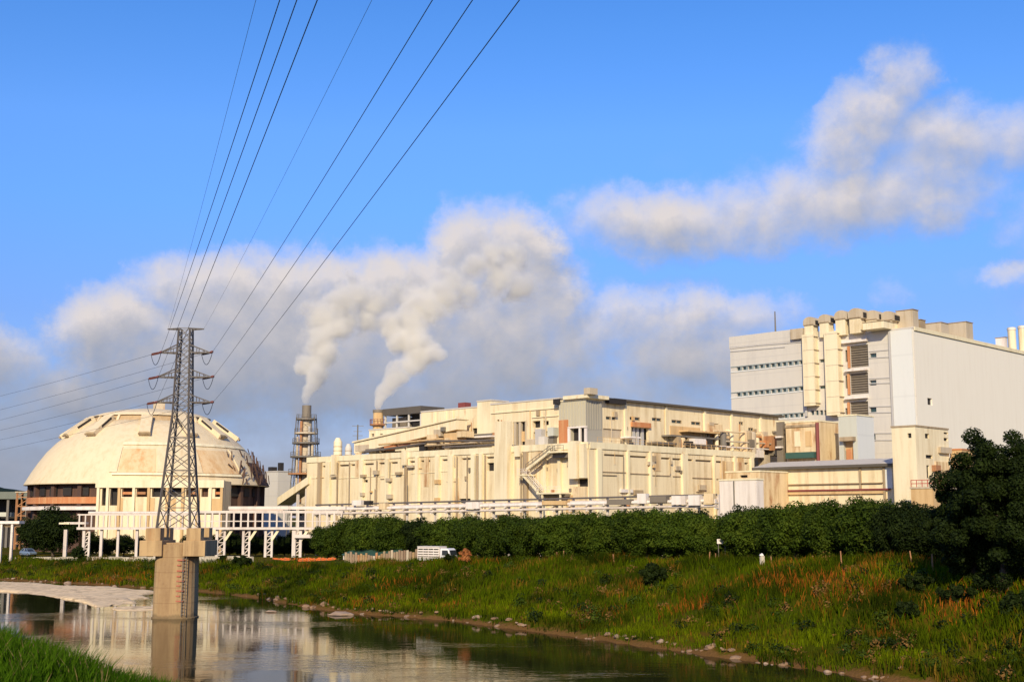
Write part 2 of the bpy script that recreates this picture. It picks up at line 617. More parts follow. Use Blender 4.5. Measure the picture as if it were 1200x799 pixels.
def grid_obj(name, xs, ys, zf, mat, smooth=True):
    X, Y = np.meshgrid(xs, ys)
    P = np.stack([X.ravel(), Y.ravel()], 1)
    Z = zf(P)
    nx, ny = len(xs), len(ys)
    me = bpy.data.meshes.new(name)
    i = np.arange((ny - 1) * (nx - 1))
    r, c = i // (nx - 1), i % (nx - 1)
    q = np.stack([r * nx + c, r * nx + c + 1, (r + 1) * nx + c + 1, (r + 1) * nx + c], 1)
    me.from_pydata(np.column_stack([P, Z]).tolist(), [], q.tolist())
    if smooth:
        me.shade_smooth()
    me.materials.append(mat)
    o = bpy.data.objects.new(name, me)
    COL.objects.link(o)
    return o


def ground_mat():
    m, t, out = new_mat('ground_soil')
    b = t.n('ShaderNodeBsdfPrincipled')
    pos = t.n('ShaderNodeNewGeometry').outputs['Position']
    sz = t.n('ShaderNodeSeparateXYZ')
    t.link(pos, sz.inputs[0])
    n1 = t.noise(pos, 0.16, 5, 0.65)
    n2 = t.noise(pos, 1.3, 4, 0.6)
    n3 = t.noise(pos, 6.0, 3, 0.6)
    g = t.mix(t.ramp(n1.outputs[0], 0.4, 0.62), (0.050, 0.058, 0.001, 1), (0.100, 0.058, 0.005, 1))
    g = t.mix(t.ramp(n2.outputs[0], 0.45, 0.7), g, (0.055, 0.072, 0.001, 1))
    edge = t.math('ADD', sz.outputs[2], t.math('MULTIPLY', t.math('SUBTRACT', n2.outputs[0], 0.5), 1.0))
    mud = t.mix(n3.outputs[0], (0.07, 0.034, 0.010, 1), (0.24, 0.125, 0.038, 1))
    c = t.mix(t.ramp(edge, 0.15, 0.50), mud, g)
    t.put(b.inputs['Base Color'], c)
    b.inputs['Specular IOR Level'].default_value = 0.05
    b.inputs['Roughness'].default_value = 0.95
    bp = t.n('ShaderNodeBump')
    bp.inputs['Strength'].default_value = 0.6
    bp.inputs['Distance'].default_value = 0.15
    t.link(n3.outputs[0], bp.inputs['Height'])
    t.link(bp.outputs[0], b.inputs['Normal'])
    t.link(b.outputs[0], out.inputs['Surface'])
    return m


def water_mat():
    m, t, out = new_mat('river_water')
    b = t.n('ShaderNodeBsdfPrincipled')
    pos = t.n('ShaderNodeNewGeometry').outputs['Position']
    n0 = t.noise(t.scaled(pos, 0.035, 0.035, 0), 1.0, 3, 0.6)
    b.inputs['Roughness'].default_value = 0.035
    b.inputs['IOR'].default_value = 1.333
    b.inputs['Specular IOR Level'].default_value = 0.36
    b.inputs['Specular Tint'].default_value = (0.82, 0.78, 0.70, 1)
    t.put(b.inputs['Base Color'], t.mix(n0.outputs[0], (0.010, 0.011, 0.004, 1), (0.018, 0.015, 0.005, 1)))
    w1 = t.noise(t.scaled(pos, 0.55, 1.1, 0), 1.0, 3, 0.6, 0.6)
    w2 = t.noise(t.scaled(pos, 2.2, 3.6, 0), 1.0, 3, 0.6, 0.4)
    h = t.math('ADD', t.math('MULTIPLY', w1.outputs[0], 0.05), t.math('MULTIPLY', w2.outputs[0], 0.014))
    # patches where the breeze or the current roughens the surface
    pt = t.noise(t.scaled(pos, 0.030, 0.075, 0), 1.0, 3, 0.6)
    k = t.ramp(pt.outputs[0], 0.50, 0.66, 0.16, 1.0)
    bp = t.n('ShaderNodeBump')
    t.put(bp.inputs['Strength'], t.math('MULTIPLY', k, 0.55))
    bp.inputs['Distance'].default_value = 1.0
    t.link(h, bp.inputs['Height'])
    t.link(bp.outputs[0], b.inputs['Normal'])
    t.link(b.outputs[0], out.inputs['Surface'])
    return m


gx = axis(-5000, 5000, -150, 110, 1.4, 0)
gy = axis(-1500, 6000, -6, 250, 1.4, 0)
ground = grid_obj('ground', gx, gy, land, ground_mat())
tag(ground, 'brown and green earth of both river banks and the works site', 'ground', kind='structure')
wm = MB()
wm.quad((-900, -760, 0), (600, -760, 0), (600, 900, 0), (-900, 900, 0))
water = wm.build('water', water_mat())
tag(water, 'still brown river reflecting the factory and the pier', 'river', kind='structure')

# sandbar: a low lens of pale gravel beside the far bank
def lens(name, pts, h, mat, label):
    """low bank of gravel with an uneven edge and a lumpy top"""
    pts = [wpt(px, py) for px, py in pts]
    ring = []
    for a, b in zip(pts, pts[1:] + pts[:1]):
        for k in range(8):
            ring.append(a.lerp(b, k / 8))
    c = sum((Vector((p.x, p.y, 0)) for p in ring), Vector()) / len(ring)
    n = len(ring)
    rings = [(1.05, -0.3), (1.0, 0.0), (0.96, h * 0.35), (0.88, h * 0.7), (0.76, h), (0.62, h), (0.48, h * 1.1), (0.34, h), (0.18, h)]
    vs = []
    for s, z in rings:
        for p in ring:
            q = c + (Vector((p.x, p.y, 0)) - c) * s
            w = vnoise(np.array([q.x * .8]), np.array([q.y * .8]))[0] - .5
            w2 = vnoise(np.array([q.x * .25 + 7]), np.array([q.y * .25]))[0] - .5
            q = c + (q - c) * (1 + .10 * w)
            vs.append((q.x, q.y, z + (.16 * w + .45 * w2) * h / .32 * (0.3 if z <= 0 else 1)))
    vs.append((c.x, c.y, h))
    fs = [(r * n + k, r * n + (k + 1) % n, (r + 1) * n + (k + 1) % n, (r + 1) * n + k) for r in range(len(rings) - 1) for k in range(n)]
    fs += [((len(rings) - 1) * n + k, (len(rings) - 1) * n + (k + 1) % n, len(vs) - 1) for k in range(n)]
    mb = MB()
    mb.add(vs, fs)
    o = mb.build(name, mat, smooth=True)
    return tag(o, label, 'sandbar', kind='structure')


lens('sandbar', [(-30, 680), (20, 681), (60, 684), (105, 686.5), (150, 689.5), (185, 694), (160, 697), (176, 701), (150, 702), (158, 706), (128, 710), (112, 711), (96, 705), (60, 699), (20, 694), (-30, 691)], 0.2, 'sand', 'pale sand and gravel bar along the far bank')
lens('gravel_bar', [(128, 712.5), (150, 711), (176, 711), (200, 712), (192, 714), (160, 715.5), (138, 715)], 0.12, 'sand', 'thin pale gravel strip in the water left of the pier')

# far wooded hill at the left edge
def hill_z(P):
    u = (P[:, 0] + 430) / 150
    v = (P[:, 1] - 900) / 120
    return 34 * np.exp(-(u * u + v * v)) * (0.8 + 0.4 * fbm(P[:, 0] / 40, P[:, 1] / 40)) + 2.0
hill = grid_obj('hill', np.linspace(-900, -60, 60), np.linspace(640, 1200, 40), hill_z, M['leafdark'])
tag(hill, 'dark wooded hill far behind the dome at the left', 'hill', kind='structure')


def on_ray(px, d):
    """spot on the ground seen under photo column px at distance d from the far waterline"""
    k = kx(px, 650)
    lo, hi = 60.0, 420.0
    for _ in range(40):
        m = (lo + hi) / 2
        if sdist(np.array([(k * m, m)]), FAR)[0] < d:
            lo = m
        else:
            hi = m
    return k * lo, lo


# ------------------------------------------------------------------ grass and weeds
def blades(name, P, hgt, wid, col, lean, label, cat, segs=1):
    """every blade a narrow tapering leaf; P (n,3)"""
    n = len(P)
    r = np.random.default_rng(9)
    a = r.random(n) * 2 * np.pi
    dx, dy = np.cos(a) * wid / 2, np.sin(a) * wid / 2
    b = r.random(n) * 2 * np.pi
    l = lean * hgt * (0.3 + r.random(n))
    lx, ly = np.cos(b) * l, np.sin(b) * l
    V = np.zeros((n, 5, 3))
    V[:, 0] = P + np.stack([-dx, -dy, np.full(n, -0.05)], 1)
    V[:, 1] = P + np.stack([dx, dy, np.full(n, -0.05)], 1)
    V[:, 2] = P + np.stack([dx * 0.75 + lx * 0.35, dy * 0.75 + ly * 0.35, hgt * 0.6], 1)
    V[:, 3] = P + np.stack([-dx * 0.75 + lx * 0.35, -dy * 0.75 + ly * 0.35, hgt * 0.6], 1)
    V[:, 4] = P + np.stack([lx, ly, hgt], 1)
    me = bpy.data.meshes.new(name)
    me.vertices.add(n * 5)
    me.vertices.foreach_set('co', V.ravel())
    base = (np.arange(n) * 5)[:, None]
    li = np.concatenate([base + [0, 1, 2, 3], base + [3, 2, 4]], 1).ravel()
    me.loops.add(n * 7)
    me.loops.foreach_set('vertex_index', li.astype(np.int32))
    me.polygons.add(n * 2)
    me.polygons.foreach_set('loop_start', np.stack([np.arange(n) * 7, np.arange(n) * 7 + 4], 1).ravel().astype(np.int32))
    me.update(calc_edges=True)
    at = me.color_attributes.new('plant', 'FLOAT_COLOR', 'POINT')
    c4 = np.ones((n, 5, 4))
    c4[:, :, :3] = col[:, None, :]
    at.data.foreach_set('color', c4.ravel())
    me.materials.append(M['grass'])
    o = bpy.data.objects.new(name, me)
    COL.objects.link(o)
    return tag(o, label, cat, kind='stuff')


def scatter_bank():
    r = np.random.default_rng(21)
    N = 1750000
    P = np.stack([r.uniform(-135, 84, N), r.uniform(40, 265, N)], 1)
    px = P[:, 0] / P[:, 1] * F + CX
    df = sdist(P, FAR)
    e = (P[:, 0] - P[:, 1]) * S2
    W = np.interp(e, [-206, -150, -120, -60], [15.2, 17.0, 24, 30])
    keep = (df > 1.5 * fbm(P[:, 0] / 1.6, P[:, 1] / 1.6, 2) - .6) & (df < W) & (px > -60) & (px < 1480) & (P[:, 1] > 52)
    P, df, e = P[keep], df[keep], e[keep]
    n1 = fbm(P[:, 0] / 7, P[:, 1] / 7, 4)
    n2 = fbm(P[:, 0] / 2.0 + 31, P[:, 1] / 2.0, 3)
    n3 = fbm(P[:, 0] / 3.4 + 77, P[:, 1] / 3.4 + 12, 4)
    dens = np.clip(0.35 + 1.1 * (n2 - 0.25), 0.12, 1)
    k = r.random(len(P)) < dens * np.interp(e, [-200, -140, -60], [0.5, 0.8, 1.0])
    P, df, n1, n2, n3, e = P[k], df[k], n1[k], n2[k], n3[k], e[k]
    n = len(P)
    z = land(P)
    low = ss(7.5, 3.0, df) * ss(0.2, 1.3, df)                      # short bright sward near the water, tall weeds above
    h = (0.30 + 0.85 * n2 * (0.5 + r.random(n)) * (1 - 0.6 * low)) * (0.75 + 0.5 * n1)
    g1 = np.array([0.060, 0.098, 0.001]); g2 = np.array([0.165, 0.205, 0.002]); dk = np.array([0.022, 0.036, 0.001])
    dry = np.array([0.30, 0.155, 0.020]); rust = np.array([0.38, 0.095, 0.010])
    q = r.random(n)
    c = g1 + (g2 - g1) * (q * 0.55 + 0.55 * low * (0.4 + n1))[:, None]
    f = ss(0.50, 0.66, n1) * 0.75
    c = c * (1 - f[:, None]) + dk * f[:, None]
    d = (ss(0.56, 0.70, n3) * (1 - 0.75 * low) * 0.85 + (r.random(n) < 0.04) * 0.8).clip(0, 1) * (r.random(n) < 0.42)
    dc = dry + (rust - dry) * r.random(n)[:, None] * ss(0.45, 0.62, fbm(P[:, 0] / 11 + 5, P[:, 1] / 11 + 60))[:, None]
    c = c * (1 - d[:, None]) + dc * d[:, None]
    # patches of dead rust-brown weed the photo shows on the slope
    for px, py, rad, k in ((960, 703, 3.2, .6), (905, 690, 1.8, .4), (432, 690, 2.4, .6), (530, 712, 1.6, .5), (1130, 745, 2.5, .55), (800, 690, 2.0, .5), (560, 655, 2.0, .4), (1015, 720, 2.0, .5), (140, 672, 5.0, .6), (60, 668, 5.0, .6), (10, 672, 4.0, .5), (330, 680, 2.5, .5), (470, 668, 2.5, .3)):
        yy = np.interp(py, [655, 690, 745], [150, 112, 92]) if px > 600 else np.interp(py, [655, 712], [152, 133])
        if px < 300:
            yy = 195
        x = kx(px, py) * yy
        f = np.exp(-(((P[:, 0] - x) ** 2 + (P[:, 1] - yy) ** 2) / rad ** 2)) * k
        m = (r.random(n) < f)[:, None]
        c = np.where(m, (rust * 0.9 + dry * 0.25) * (0.7 + 0.6 * r.random(n))[:, None], c)
    c = c * (0.42 + 0.45 * r.random(n))[:, None] * (0.6 + 0.9 * (fbm(P[:, 0] / 4.5 + 91, P[:, 1] / 4.5, 3)))[:, None]
    w = 0.05 + 0.05 * r.random(n)
    return blades('bank_grass', np.column_stack([P, z]), h, w, c, 0.45, 'long green grass with rust brown dead weeds on the far bank slope', 'grass')


scatter_bank()


def scatter_near():
    r = np.random.default_rng(4)
    N = 260000
    P = np.stack([r.uniform(-48, -6, N), r.uniform(22, 66, N)], 1)
    px = P[:, 0] / P[:, 1] * F + CX
    z = land(P)
    py = HY - (z + 0.7 - ZC) / P[:, 1] * F
    keep = (px > -60) & (px < 320) & (py < 880) & (-sdist(P, NEAR) > 0.5)
    P, z = P[keep], z[keep]
    n = len(P)
    n1 = fbm(P[:, 0] / 3, P[:, 1] / 3, 4)
    n2 = fbm(P[:, 0] / 1.1 + 9, P[:, 1] / 1.1, 3)
    h = (0.35 + 0.8 * n2) * (0.6 + 0.7 * r.random(n))
    g1 = np.array([0.026, 0.072, 0.002]); g2 = np.array([0.075, 0.150, 0.005]); dry = np.array([0.25, 0.18, 0.07])
    c = g1 + (g2 - g1) * (0.45 * r.random(n) + 0.9 * (n1 - 0.25)).clip(0, 1)[:, None]
    m = (r.random(n) < 0.05)[:, None]
    c = np.where(m, dry, c) * (0.7 + 0.5 * r.random(n))[:, None]
    w = 0.028 + 0.022 * r.random(n)
    blades('near_grass', np.column_stack([P, z]), h, w, c, 0.5, 'lush green grass on the mound of the near bank', 'grass')


scatter_near()

# ------------------------------------------------------------------ stones along the waterline
def make_rock(seed, mat):
    bm = bmesh.new()
    bmesh.ops.create_icosphere(bm, subdivisions=2, radius=0.5)
    rg = random.Random(seed)
    off = Vector((rg.uniform(0, 50), rg.uniform(0, 50), rg.uniform(0, 50)))
    from mathutils import noise as mn
    for v in bm.verts:
        d = mn.noise(v.co * 2.2 + off) * 0.55 + mn.noise(v.co * 5 + off) * 0.2
        v.co *= 1 + d
        v.co.z *= 0.62
    me = bpy.data.meshes.new('stone')
    bm.to_mesh(me)
    bm.free()
    me.materials.append(M[mat])
    return me


def rocks():
    rg = random.Random(8)
    meshes = [make_rock(s, 'rockpale' if s % 4 == 0 else 'rock') for s in range(7)]
    made = 0
    seg = []
    for px in np.linspace(5, 1060, 170):
        if math.sin(px * .045) + math.sin(px * .017 + 1) < rg.uniform(-2.2, .2):
            continue
        x, y = on_ray(px + rg.uniform(-3, 3), rg.uniform(-0.35, 0.7))
        if px < 350 and rg.random() < 0.35:
            continue
        if 235 > px > 172 and rg.random() < .6:
            continue
        s = rg.choice((0.2, 0.25, 0.3, 0.3, 0.4, 0.5, 0.7)) * (1.35 if px < 400 else 1.0)
        o = bpy.data.objects.new('stone', meshes[rg.randrange(7)])
        COL.objects.link(o)
        o.location = (x, y, max(gz(x, y), -0.1) + 0.06 * s)
        o.rotation_euler = (0, 0, rg.uniform(0, 6.3))
        o.scale = (s * rg.uniform(1, 1.7), s * rg.uniform(.8, 1.2), s)
        tag(o, 'rough brown or pale stone lying at the foot of the far bank', 'stone', 'stones along the far waterline')
    # three stones out in the shallows
    for px, py, s, l in ((400, 720.5, 1.9, 'broad pale flat stone in the shallows right of the pier'), (318, 717, 0.9, 'small dark stone in the shallow water near the pier'), (389, 708, 1.0, 'pale stone heap at the bend of the far bank')):
        o = bpy.data.objects.new('stone', meshes[0])
        COL.objects.link(o)
        p = wpt(px, py)
        o.location = (p.x, p.y, 0.06)
        o.scale = (s * 1.4, s, s * 0.55)
        tag(o, l, 'stone', 'stones along the far waterline')


rocks()

# ------------------------------------------------------------------ trees and bushes
def leaf_mesh(name, clumps, nleaf, size, mat, seed):
    """many leaf-sized faces through the volume of a crown; clumps = (x,y,z,r)"""
    r = np.random.default_rng(seed)
    C = np.array(clumps, float)
    w = C[:, 3] ** 2.2
    idx = r.choice(len(C), nleaf, p=w / w.sum())
    d = r.normal(size=(nleaf, 3))
    d /= np.linalg.norm(d, axis=1)[:, None]
    rad = C[idx, 3] * (0.45 + 0.6 * r.random(nleaf) ** 0.6)
    P = C[idx, :3] + d * rad[:, None] * np.array([1, 1, 0.85])
    nrm = d + r.normal(size=(nleaf, 3)) * 0.55 + np.array([0, 0, 0.35])
    nrm /= np.linalg.norm(nrm, axis=1)[:, None]
    t = np.cross(nrm, r.normal(size=(nleaf, 3)))
    t /= np.linalg.norm(t, axis=1)[:, None]
    b = np.cross(nrm, t)
    s = size * (0.6 + 0.8 * r.random(nleaf))[:, None]
    V = np.stack([P - t * s, P + b * s * 0.55 - nrm * s * 0.15, P + t * s, P - b * s * 0.55 - nrm * s * 0.15], 1)
    me = bpy.data.meshes.new(name)
    me.vertices.add(nleaf * 4)
    me.vertices.foreach_set('co', V.ravel())
    me.loops.add(nleaf * 4)
    me.loops.foreach_set('vertex_index', np.arange(nleaf * 4, dtype=np.int32))
    me.polygons.add(nleaf)
    me.polygons.foreach_set('loop_start', (np.arange(nleaf) * 4).astype(np.int32))
    me.update(calc_edges=True)
    me.materials.append(M[mat])
    o = bpy.data.objects.new(name, me)
    COL.objects.link(o)
    return o


def tree(name, loc, h, rad, mat, seed, label, cat='tree', group=None, trunk_h=0.25, nleaf=5200, leaf=0.24, nclump=34, squat=1.0, limbs=7, ragged=False):
    """tapered trunk, limbs, and a crown of leaf clumps; built round its own foot"""
    rg = random.Random(seed)
    root = thing(name, label, cat, loc, group)
    mb = MB()
    z0 = h * trunk_h
    lean = Vector((rg.uniform(-.3, .3), rg.uniform(-.3, .3), 0))
    top = Vector((lean.x, lean.y, h * 0.72))
    r0 = 0.035 * h
    pts = [Vector((0, 0, -0.3)), Vector((0, 0, z0 * 0.5)), lean * 0.5 + Vector((0, 0, h * 0.4)), top]
    mb.path(pts, [r0, r0 * 0.8, r0 * 0.55, r0 * 0.2], 8)
    cl = []
    zc, hz = (h + z0 * 0.75) / 2, (h - z0 * 0.75) / 2
    for i in range(nclump):
        while True:
            v = Vector((rg.uniform(-1, 1), rg.uniform(-1, 1), rg.uniform(-1, 1)))
            if 0.35 < v.length < 1:
                break
        cr = rg.uniform(0.20, 0.36) * min(rad, hz) * (0.55 if ragged else 1)
        if ragged and v.length > .6:
            v *= rg.uniform(0.85, 1.22)
        k = 1 - cr / min(rad, hz) * 0.8
        cl.append((v.x * rad * k * squat, v.y * rad * k, zc + v.z * hz * k, cr))
    cl.append((0, 0, zc, 0.5 * min(rad, hz)))
    for i in range(limbs):
        c = cl[rg.randrange(len(cl))]
        s = pts[1].lerp(pts[3], rg.uniform(0.1, 0.7))
        e = Vector(c[:3])
        mb.path([s, s.lerp(e, 0.5) + Vector((0, 0, 0.12 * h * 0.3)), e], [r0 * 0.4, r0 * 0.25, r0 * 0.1], 6)
    # the builders above work in local space round the foot
    me_loc = root.location.copy()
    root.location = (0, 0, 0)
    mb.build('trunk', 'bark', root, smooth=True)
    root.location = me_loc
    lm = leaf_mesh('crown', cl, nleaf, leaf, mat, seed)
    lm.parent = root
    return root


protos = []


def tree_kind(mat, seed, squat=1.0):
    t = tree('bank_tree', (0, 0, 0), 6.0, 2.9, mat, seed, 'x', squat=squat, trunk_h=0.06, nleaf=17000, leaf=0.115, nclump=70)
    return t


def grow(proto, loc, sx, sz, rz, label, group, name=None, first=[]):
    o = copy_tree(proto)
    o.location = loc
    o.rotation_euler = (0, 0, rz)
    o.scale = (sx, sx, sz)
    o['label'] = label
    o['category'] = 'tree'
    o['group'] = group
    return o


def forest():
    kinds = {m: [tree_kind(m, s) for s in ss_] for m, ss_ in (('leaf', (1, 2, 3)), ('leaflight', (4, 5)), ('leafdark', (6, 7)))}
    rg = random.Random(77)
    L_row = 'bushy dark green tree in the dense row on the bank before the factory'
    G_row = 'row of trees on the bank in front of the factory'
    row = []
    tops = ([360, 384, 410, 450, 500, 505, 560, 640, 700, 760, 800, 838, 850, 870, 900, 950, 1000, 1050, 1100],
            [622, 607, 602, 600, 603, 603, 601, 599, 597, 594, 596, 604, 603, 594, 590, 585, 582, 584, 592])
    px = 384
    while px < 1120:
        y_top = np.interp(px, *tops)
        row.append((px, y_top, 28.5))
        px += rg.uniform(15, 21)
    px = 395
    while px < 1120:
        y_top = np.interp(px, *tops) + rg.uniform(-1, 5)
        row.append((px, y_top, 33.0))
        px += rg.uniform(22, 30)
    for px, yt, d in row:
        x, y = on_ray(px, d + rg.uniform(-.7, .7))
        z = gz(x, y)
        top = zat(yt + rg.uniform(-2.0, 2.5), y)
        h = top - z
        m = 'leaf'
        if 500 < px < 535 or 775 < px < 850 or 880 < px < 950:
            m = 'leaflight' if rg.random() < .6 else 'leaf'
        elif 478 < px < 502 or px > 1040:
            m = 'leafdark'
        elif rg.random() < .18:
            m = 'leaflight'
        lab = {'leaf': L_row, 'leaflight': 'brighter green tree standing in the dense row before the factory', 'leafdark': 'very dark green tree standing in the dense row before the factory'}[m]
        grow(rg.choice(kinds[m]), (x, y, z - 0.1), rg.uniform(0.92, 1.15) * h / 6.2, h / 6.0 * 1.03, rg.uniform(0, 6.28), lab, G_row)
    # single trees and bushes
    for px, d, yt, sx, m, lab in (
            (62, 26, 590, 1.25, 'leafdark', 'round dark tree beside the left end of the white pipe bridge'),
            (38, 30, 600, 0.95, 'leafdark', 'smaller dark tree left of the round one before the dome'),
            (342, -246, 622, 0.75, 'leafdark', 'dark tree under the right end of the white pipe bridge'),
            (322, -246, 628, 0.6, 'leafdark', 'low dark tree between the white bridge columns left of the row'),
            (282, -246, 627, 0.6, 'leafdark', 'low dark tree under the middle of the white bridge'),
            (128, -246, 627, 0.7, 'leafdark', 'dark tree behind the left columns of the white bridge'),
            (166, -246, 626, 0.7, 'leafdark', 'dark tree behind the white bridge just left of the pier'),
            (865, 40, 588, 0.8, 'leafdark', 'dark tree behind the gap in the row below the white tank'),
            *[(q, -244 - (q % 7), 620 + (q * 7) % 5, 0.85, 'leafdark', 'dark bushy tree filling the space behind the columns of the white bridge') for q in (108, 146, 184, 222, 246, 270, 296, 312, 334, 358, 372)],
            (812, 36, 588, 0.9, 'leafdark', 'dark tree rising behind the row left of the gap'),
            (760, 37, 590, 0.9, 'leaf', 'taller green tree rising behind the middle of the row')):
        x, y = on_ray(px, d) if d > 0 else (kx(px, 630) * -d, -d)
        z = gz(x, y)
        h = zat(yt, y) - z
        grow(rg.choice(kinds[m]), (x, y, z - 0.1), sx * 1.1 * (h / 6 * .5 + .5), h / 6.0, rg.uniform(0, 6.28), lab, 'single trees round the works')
    for ks in kinds.values():
        for t in ks:
            for c in kids(t):
                bpy.data.objects.remove(c)
            bpy.data.objects.remove(t)
    # big tree at the right edge
    for px, y, yt, rad, sd, lab, sq in ((1172, 92, 506, 5.0, 31, 'big dark spreading tree at the right edge of the view', 1.0),
                                       (1240, 90, 500, 5.0, 33, 'second big dark tree behind the right edge of the view', 1.0),
                                       (1136, 96, 548, 3.2, 35, 'smaller dark tree before the left side of the big right tree', 1.0)):
        x = kx(px, 590) * y
        z = gz(x, y)
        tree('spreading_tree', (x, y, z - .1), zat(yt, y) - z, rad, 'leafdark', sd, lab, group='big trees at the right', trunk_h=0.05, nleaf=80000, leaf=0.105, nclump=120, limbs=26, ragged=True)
    bush = [(93, 15, 637, 1.4, 'round dark bush on the bank below the white bridge'),
            (285, 14, 648, 1.7, 'wide dark bush on the bank right of the pier'),
            (318, 11, 660, 1.5, 'dark bush low on the bank right of the pier'),
            (262, 16, 652, 1.0, 'small bush beside the pier on the right'),
            (765, 14, 655, 1.3, 'dark bush among the grass of the slope below the row'),
            (528, 17, 654, 0.9, 'small dark bush in front of the white lorry'),
            (1075, 15, 672, 1.5, 'dark bush in the shade below the big tree'),
            (1120, 13, 690, 1.6, 'low spreading bush under the big right tree'),
            (1060, 10, 715, 1.1, 'green bush halfway down the right slope'),
            (1190, 12, 690, 1.6, 'dark bush at the right edge under the big tree')]
    for i, (px, d, yt, rad, lab) in enumerate(bush):
        x, y = on_ray(px, d)
        z = gz(x, y)
        h = max(zat(yt, y) - z, 1.4)
        tree('bush', (x, y, z - .1), h, rad * 1.15, 'leafdark', 60 + i, lab, 'bush', 'bushes on the far bank', trunk_h=0.05, nleaf=2600, leaf=0.17, nclump=22, limbs=4)
    # broad-leaved weeds growing through the grass: uncountable, one mesh
    r = np.random.default_rng(17)
    cl = []
    while len(cl) < 620:
        px, d = r.uniform(-40, 1260), r.uniform(.8, 25)
        if px < 330:
            d = r.uniform(.8, 15)
        x, y = on_ray(px, d)
        n = float(fbm(np.array([x / 6 + 50]), np.array([y / 6]), 3)[0])
        if r.random() > (n - .3) * 3.2:
            continue
        s_ = r.uniform(.25, .75) * (1.25 if r.random() < .15 else 1)
        cl.append((x, y, gz(x, y) + s_ * .45, s_))
    for nm, mt, sel, k in (('bank_weeds', 'leafdark', 0, 14000), ('bank_weeds', 'leaf', 1, 15000), ('bank_weeds', 'weedbrown', 2, 8000)):
        o = leaf_mesh(nm, [c for i, c in enumerate(cl) if (i * 7) % 3 == sel], k, .12, mt, 5 + sel)
        tag(o, ('dark green', 'mid green', 'dry brown')[sel] + ' broad leaved weeds scattered through the grass of the far bank', 'weeds', kind='stuff')
    # dead rust coloured shrub by the lorry
    x, y = on_ray(545, 17)
    tree('dead_shrub', (x, y, gz(x, y) - .1), 2.3, 0.9, 'deadleaf', 90, 'rust brown dead shrub at the right end of the white lorry', 'shrub', trunk_h=0.08, nleaf=1500, leaf=0.14, nclump=14, limbs=5)


M['weedbrown'] = foliage('dry_weed', (0.16, 0.085, 0.022), (0.26, 0.13, 0.035), (0.20, 0.12, 0.03))
M['deadleaf'] = foliage('dead_leaf', (0.38, 0.12, 0.03), (0.45, 0.20, 0.07), (0.30, 0.10, 0.03))
forest()
# ------------------------------------------------------------------ the long cream hall
def vent_rects(fr, spans, y_of, hpx=2.2):
    out = []
    for a, b in spans:
        pm = (a + b) / 2
        y = y_of(pm)
        out.append(fr.rect(a, b, y - hpx / 2, y + hpx / 2))
    return out


C0 = corner_at(690, 230)
UA, VB = lenA(C0, 360), lenB(C0, 884)
GZ = 3.0
ZL = zat(519.5, 230)
fa, fb_ = Face(C0, A_DIR, A_N), Face(C0, B_DIR, B_N)
slotsA = vent_rects(fa, [(378, 383), (398, 409), (411, 422), (427, 438), (444, 452), (458, 466), (480, 490), (493, 504), (518, 527), (541, 557), (570, 581), (603, 615)], lambda x: 546.5 - (x - 380) * 0.054)
winA = [fa.rect(571, 581.5, 542, 551.5), fa.rect(426, 431, 562, 565), fa.rect(538, 552, 584, 589)]
doorA = [fa.rect(677, 689, 561, 571)]
slotsB = vent_rects(fb_, [(708, 732), (737, 758), (763, 785), (788, 798), (805, 812), (815, 834), (838, 856), (863, 877)], lambda x: 532.6 + (x - 708) * 0.062)
hall = Block('factory_hall', 'long low cream factory hall with pilasters and outside stairs behind the tree row', 'factory', C0, UA, VB, GZ, ZL, 'cream', 'roofpale', slotsA + winA + doorA, slotsB, 0.7)
for h in slotsA:
    back(hall.A, h, 0.5, 'vent_slot', 'louvre', hall.root)
for h in slotsB:
    back(hall.B, h, 0.5, 'vent_slot', 'louvre', hall.root)
for h in winA:
    back(hall.A, h, 0.6, 'window', 'dark', hall.root)
back(hall.A, doorA[0], 0.6, 'door_opening', 'dark', hall.root)
# cornice, pilasters, panel ledges
mb = MB()
hall.A.box(mb, 0, UA, ZL - 0.9, ZL + 0.32, -0.02, 0.22)
hall.B.box(mb, 0.24, VB, ZL - 0.9, ZL + 0.32, -0.02, 0.22)
mb.build('cornice', 'pilaster', hall.root)
for px, w, m in ((376, 1.1, 'grime'), (386, 1.6, 'pilaster'), (425, 1.3, 'pilaster'), (455, 1.2, 'pilaster'), (490, 0.9, 'pilaster'), (514, 1.2, 'pilaster'), (529.5, 1.5, 'pilaster'), (556, 1.1, 'pilaster'), (565, 0.9, 'pilaster'), (583, .9, 'pilaster'), (617, 1.1, 'grime'), (640, .8, 'pilaster'), (657, .7, 'pilaster')):
    t = hall.A.t(px)
    q = MB()
    hall.A.box(q, t - w / 2, t + w / 2, GZ, ZL - 0.92, -0.02, 0.55)
    q.build('pilaster', m, hall.root)
for px, w in ((701, 1.2), (735, .5), (761, .5), (801, 1.7), (836, .5), (860, .5), (880, 1.0)):
    t = hall.B.t(px)
    q = MB()
    hall.B.box(q, t - w / 2, t + w / 2, GZ, ZL - 0.92, -0.02, 0.5)
    q.build('pilaster', 'pilaster', hall.root)
for px, r in ((397, .16), (443, .14), (476.6, .22), (478.5, .15), (537, .15), (561, .3), (570, .18), (612, .16), (549, .12), (411, .12)):
    t = hall.A.t(px)
    q = MB()
    q.tube(hall.A.P(t, GZ, 0.4), hall.A.P(t, ZL - 1.2, 0.4), r)
    q.build('downpipe', 'grime', hall.root)
for a, b, y, m in ((703, 733, 553, 'grime'), (737, 760, 555, 'grime'), (763, 785, 557, 'grime'), (788, 797, 558, 'grime'), (811, 834, 560, 'grime'), (838, 846, 561, 'grime')):
    q = MB()
    hall.B.pbox(q, a, b, y - 0.5, y + 0.5, -0.02, 0.18)
    q.build('panel_ledge', m, hall.root)
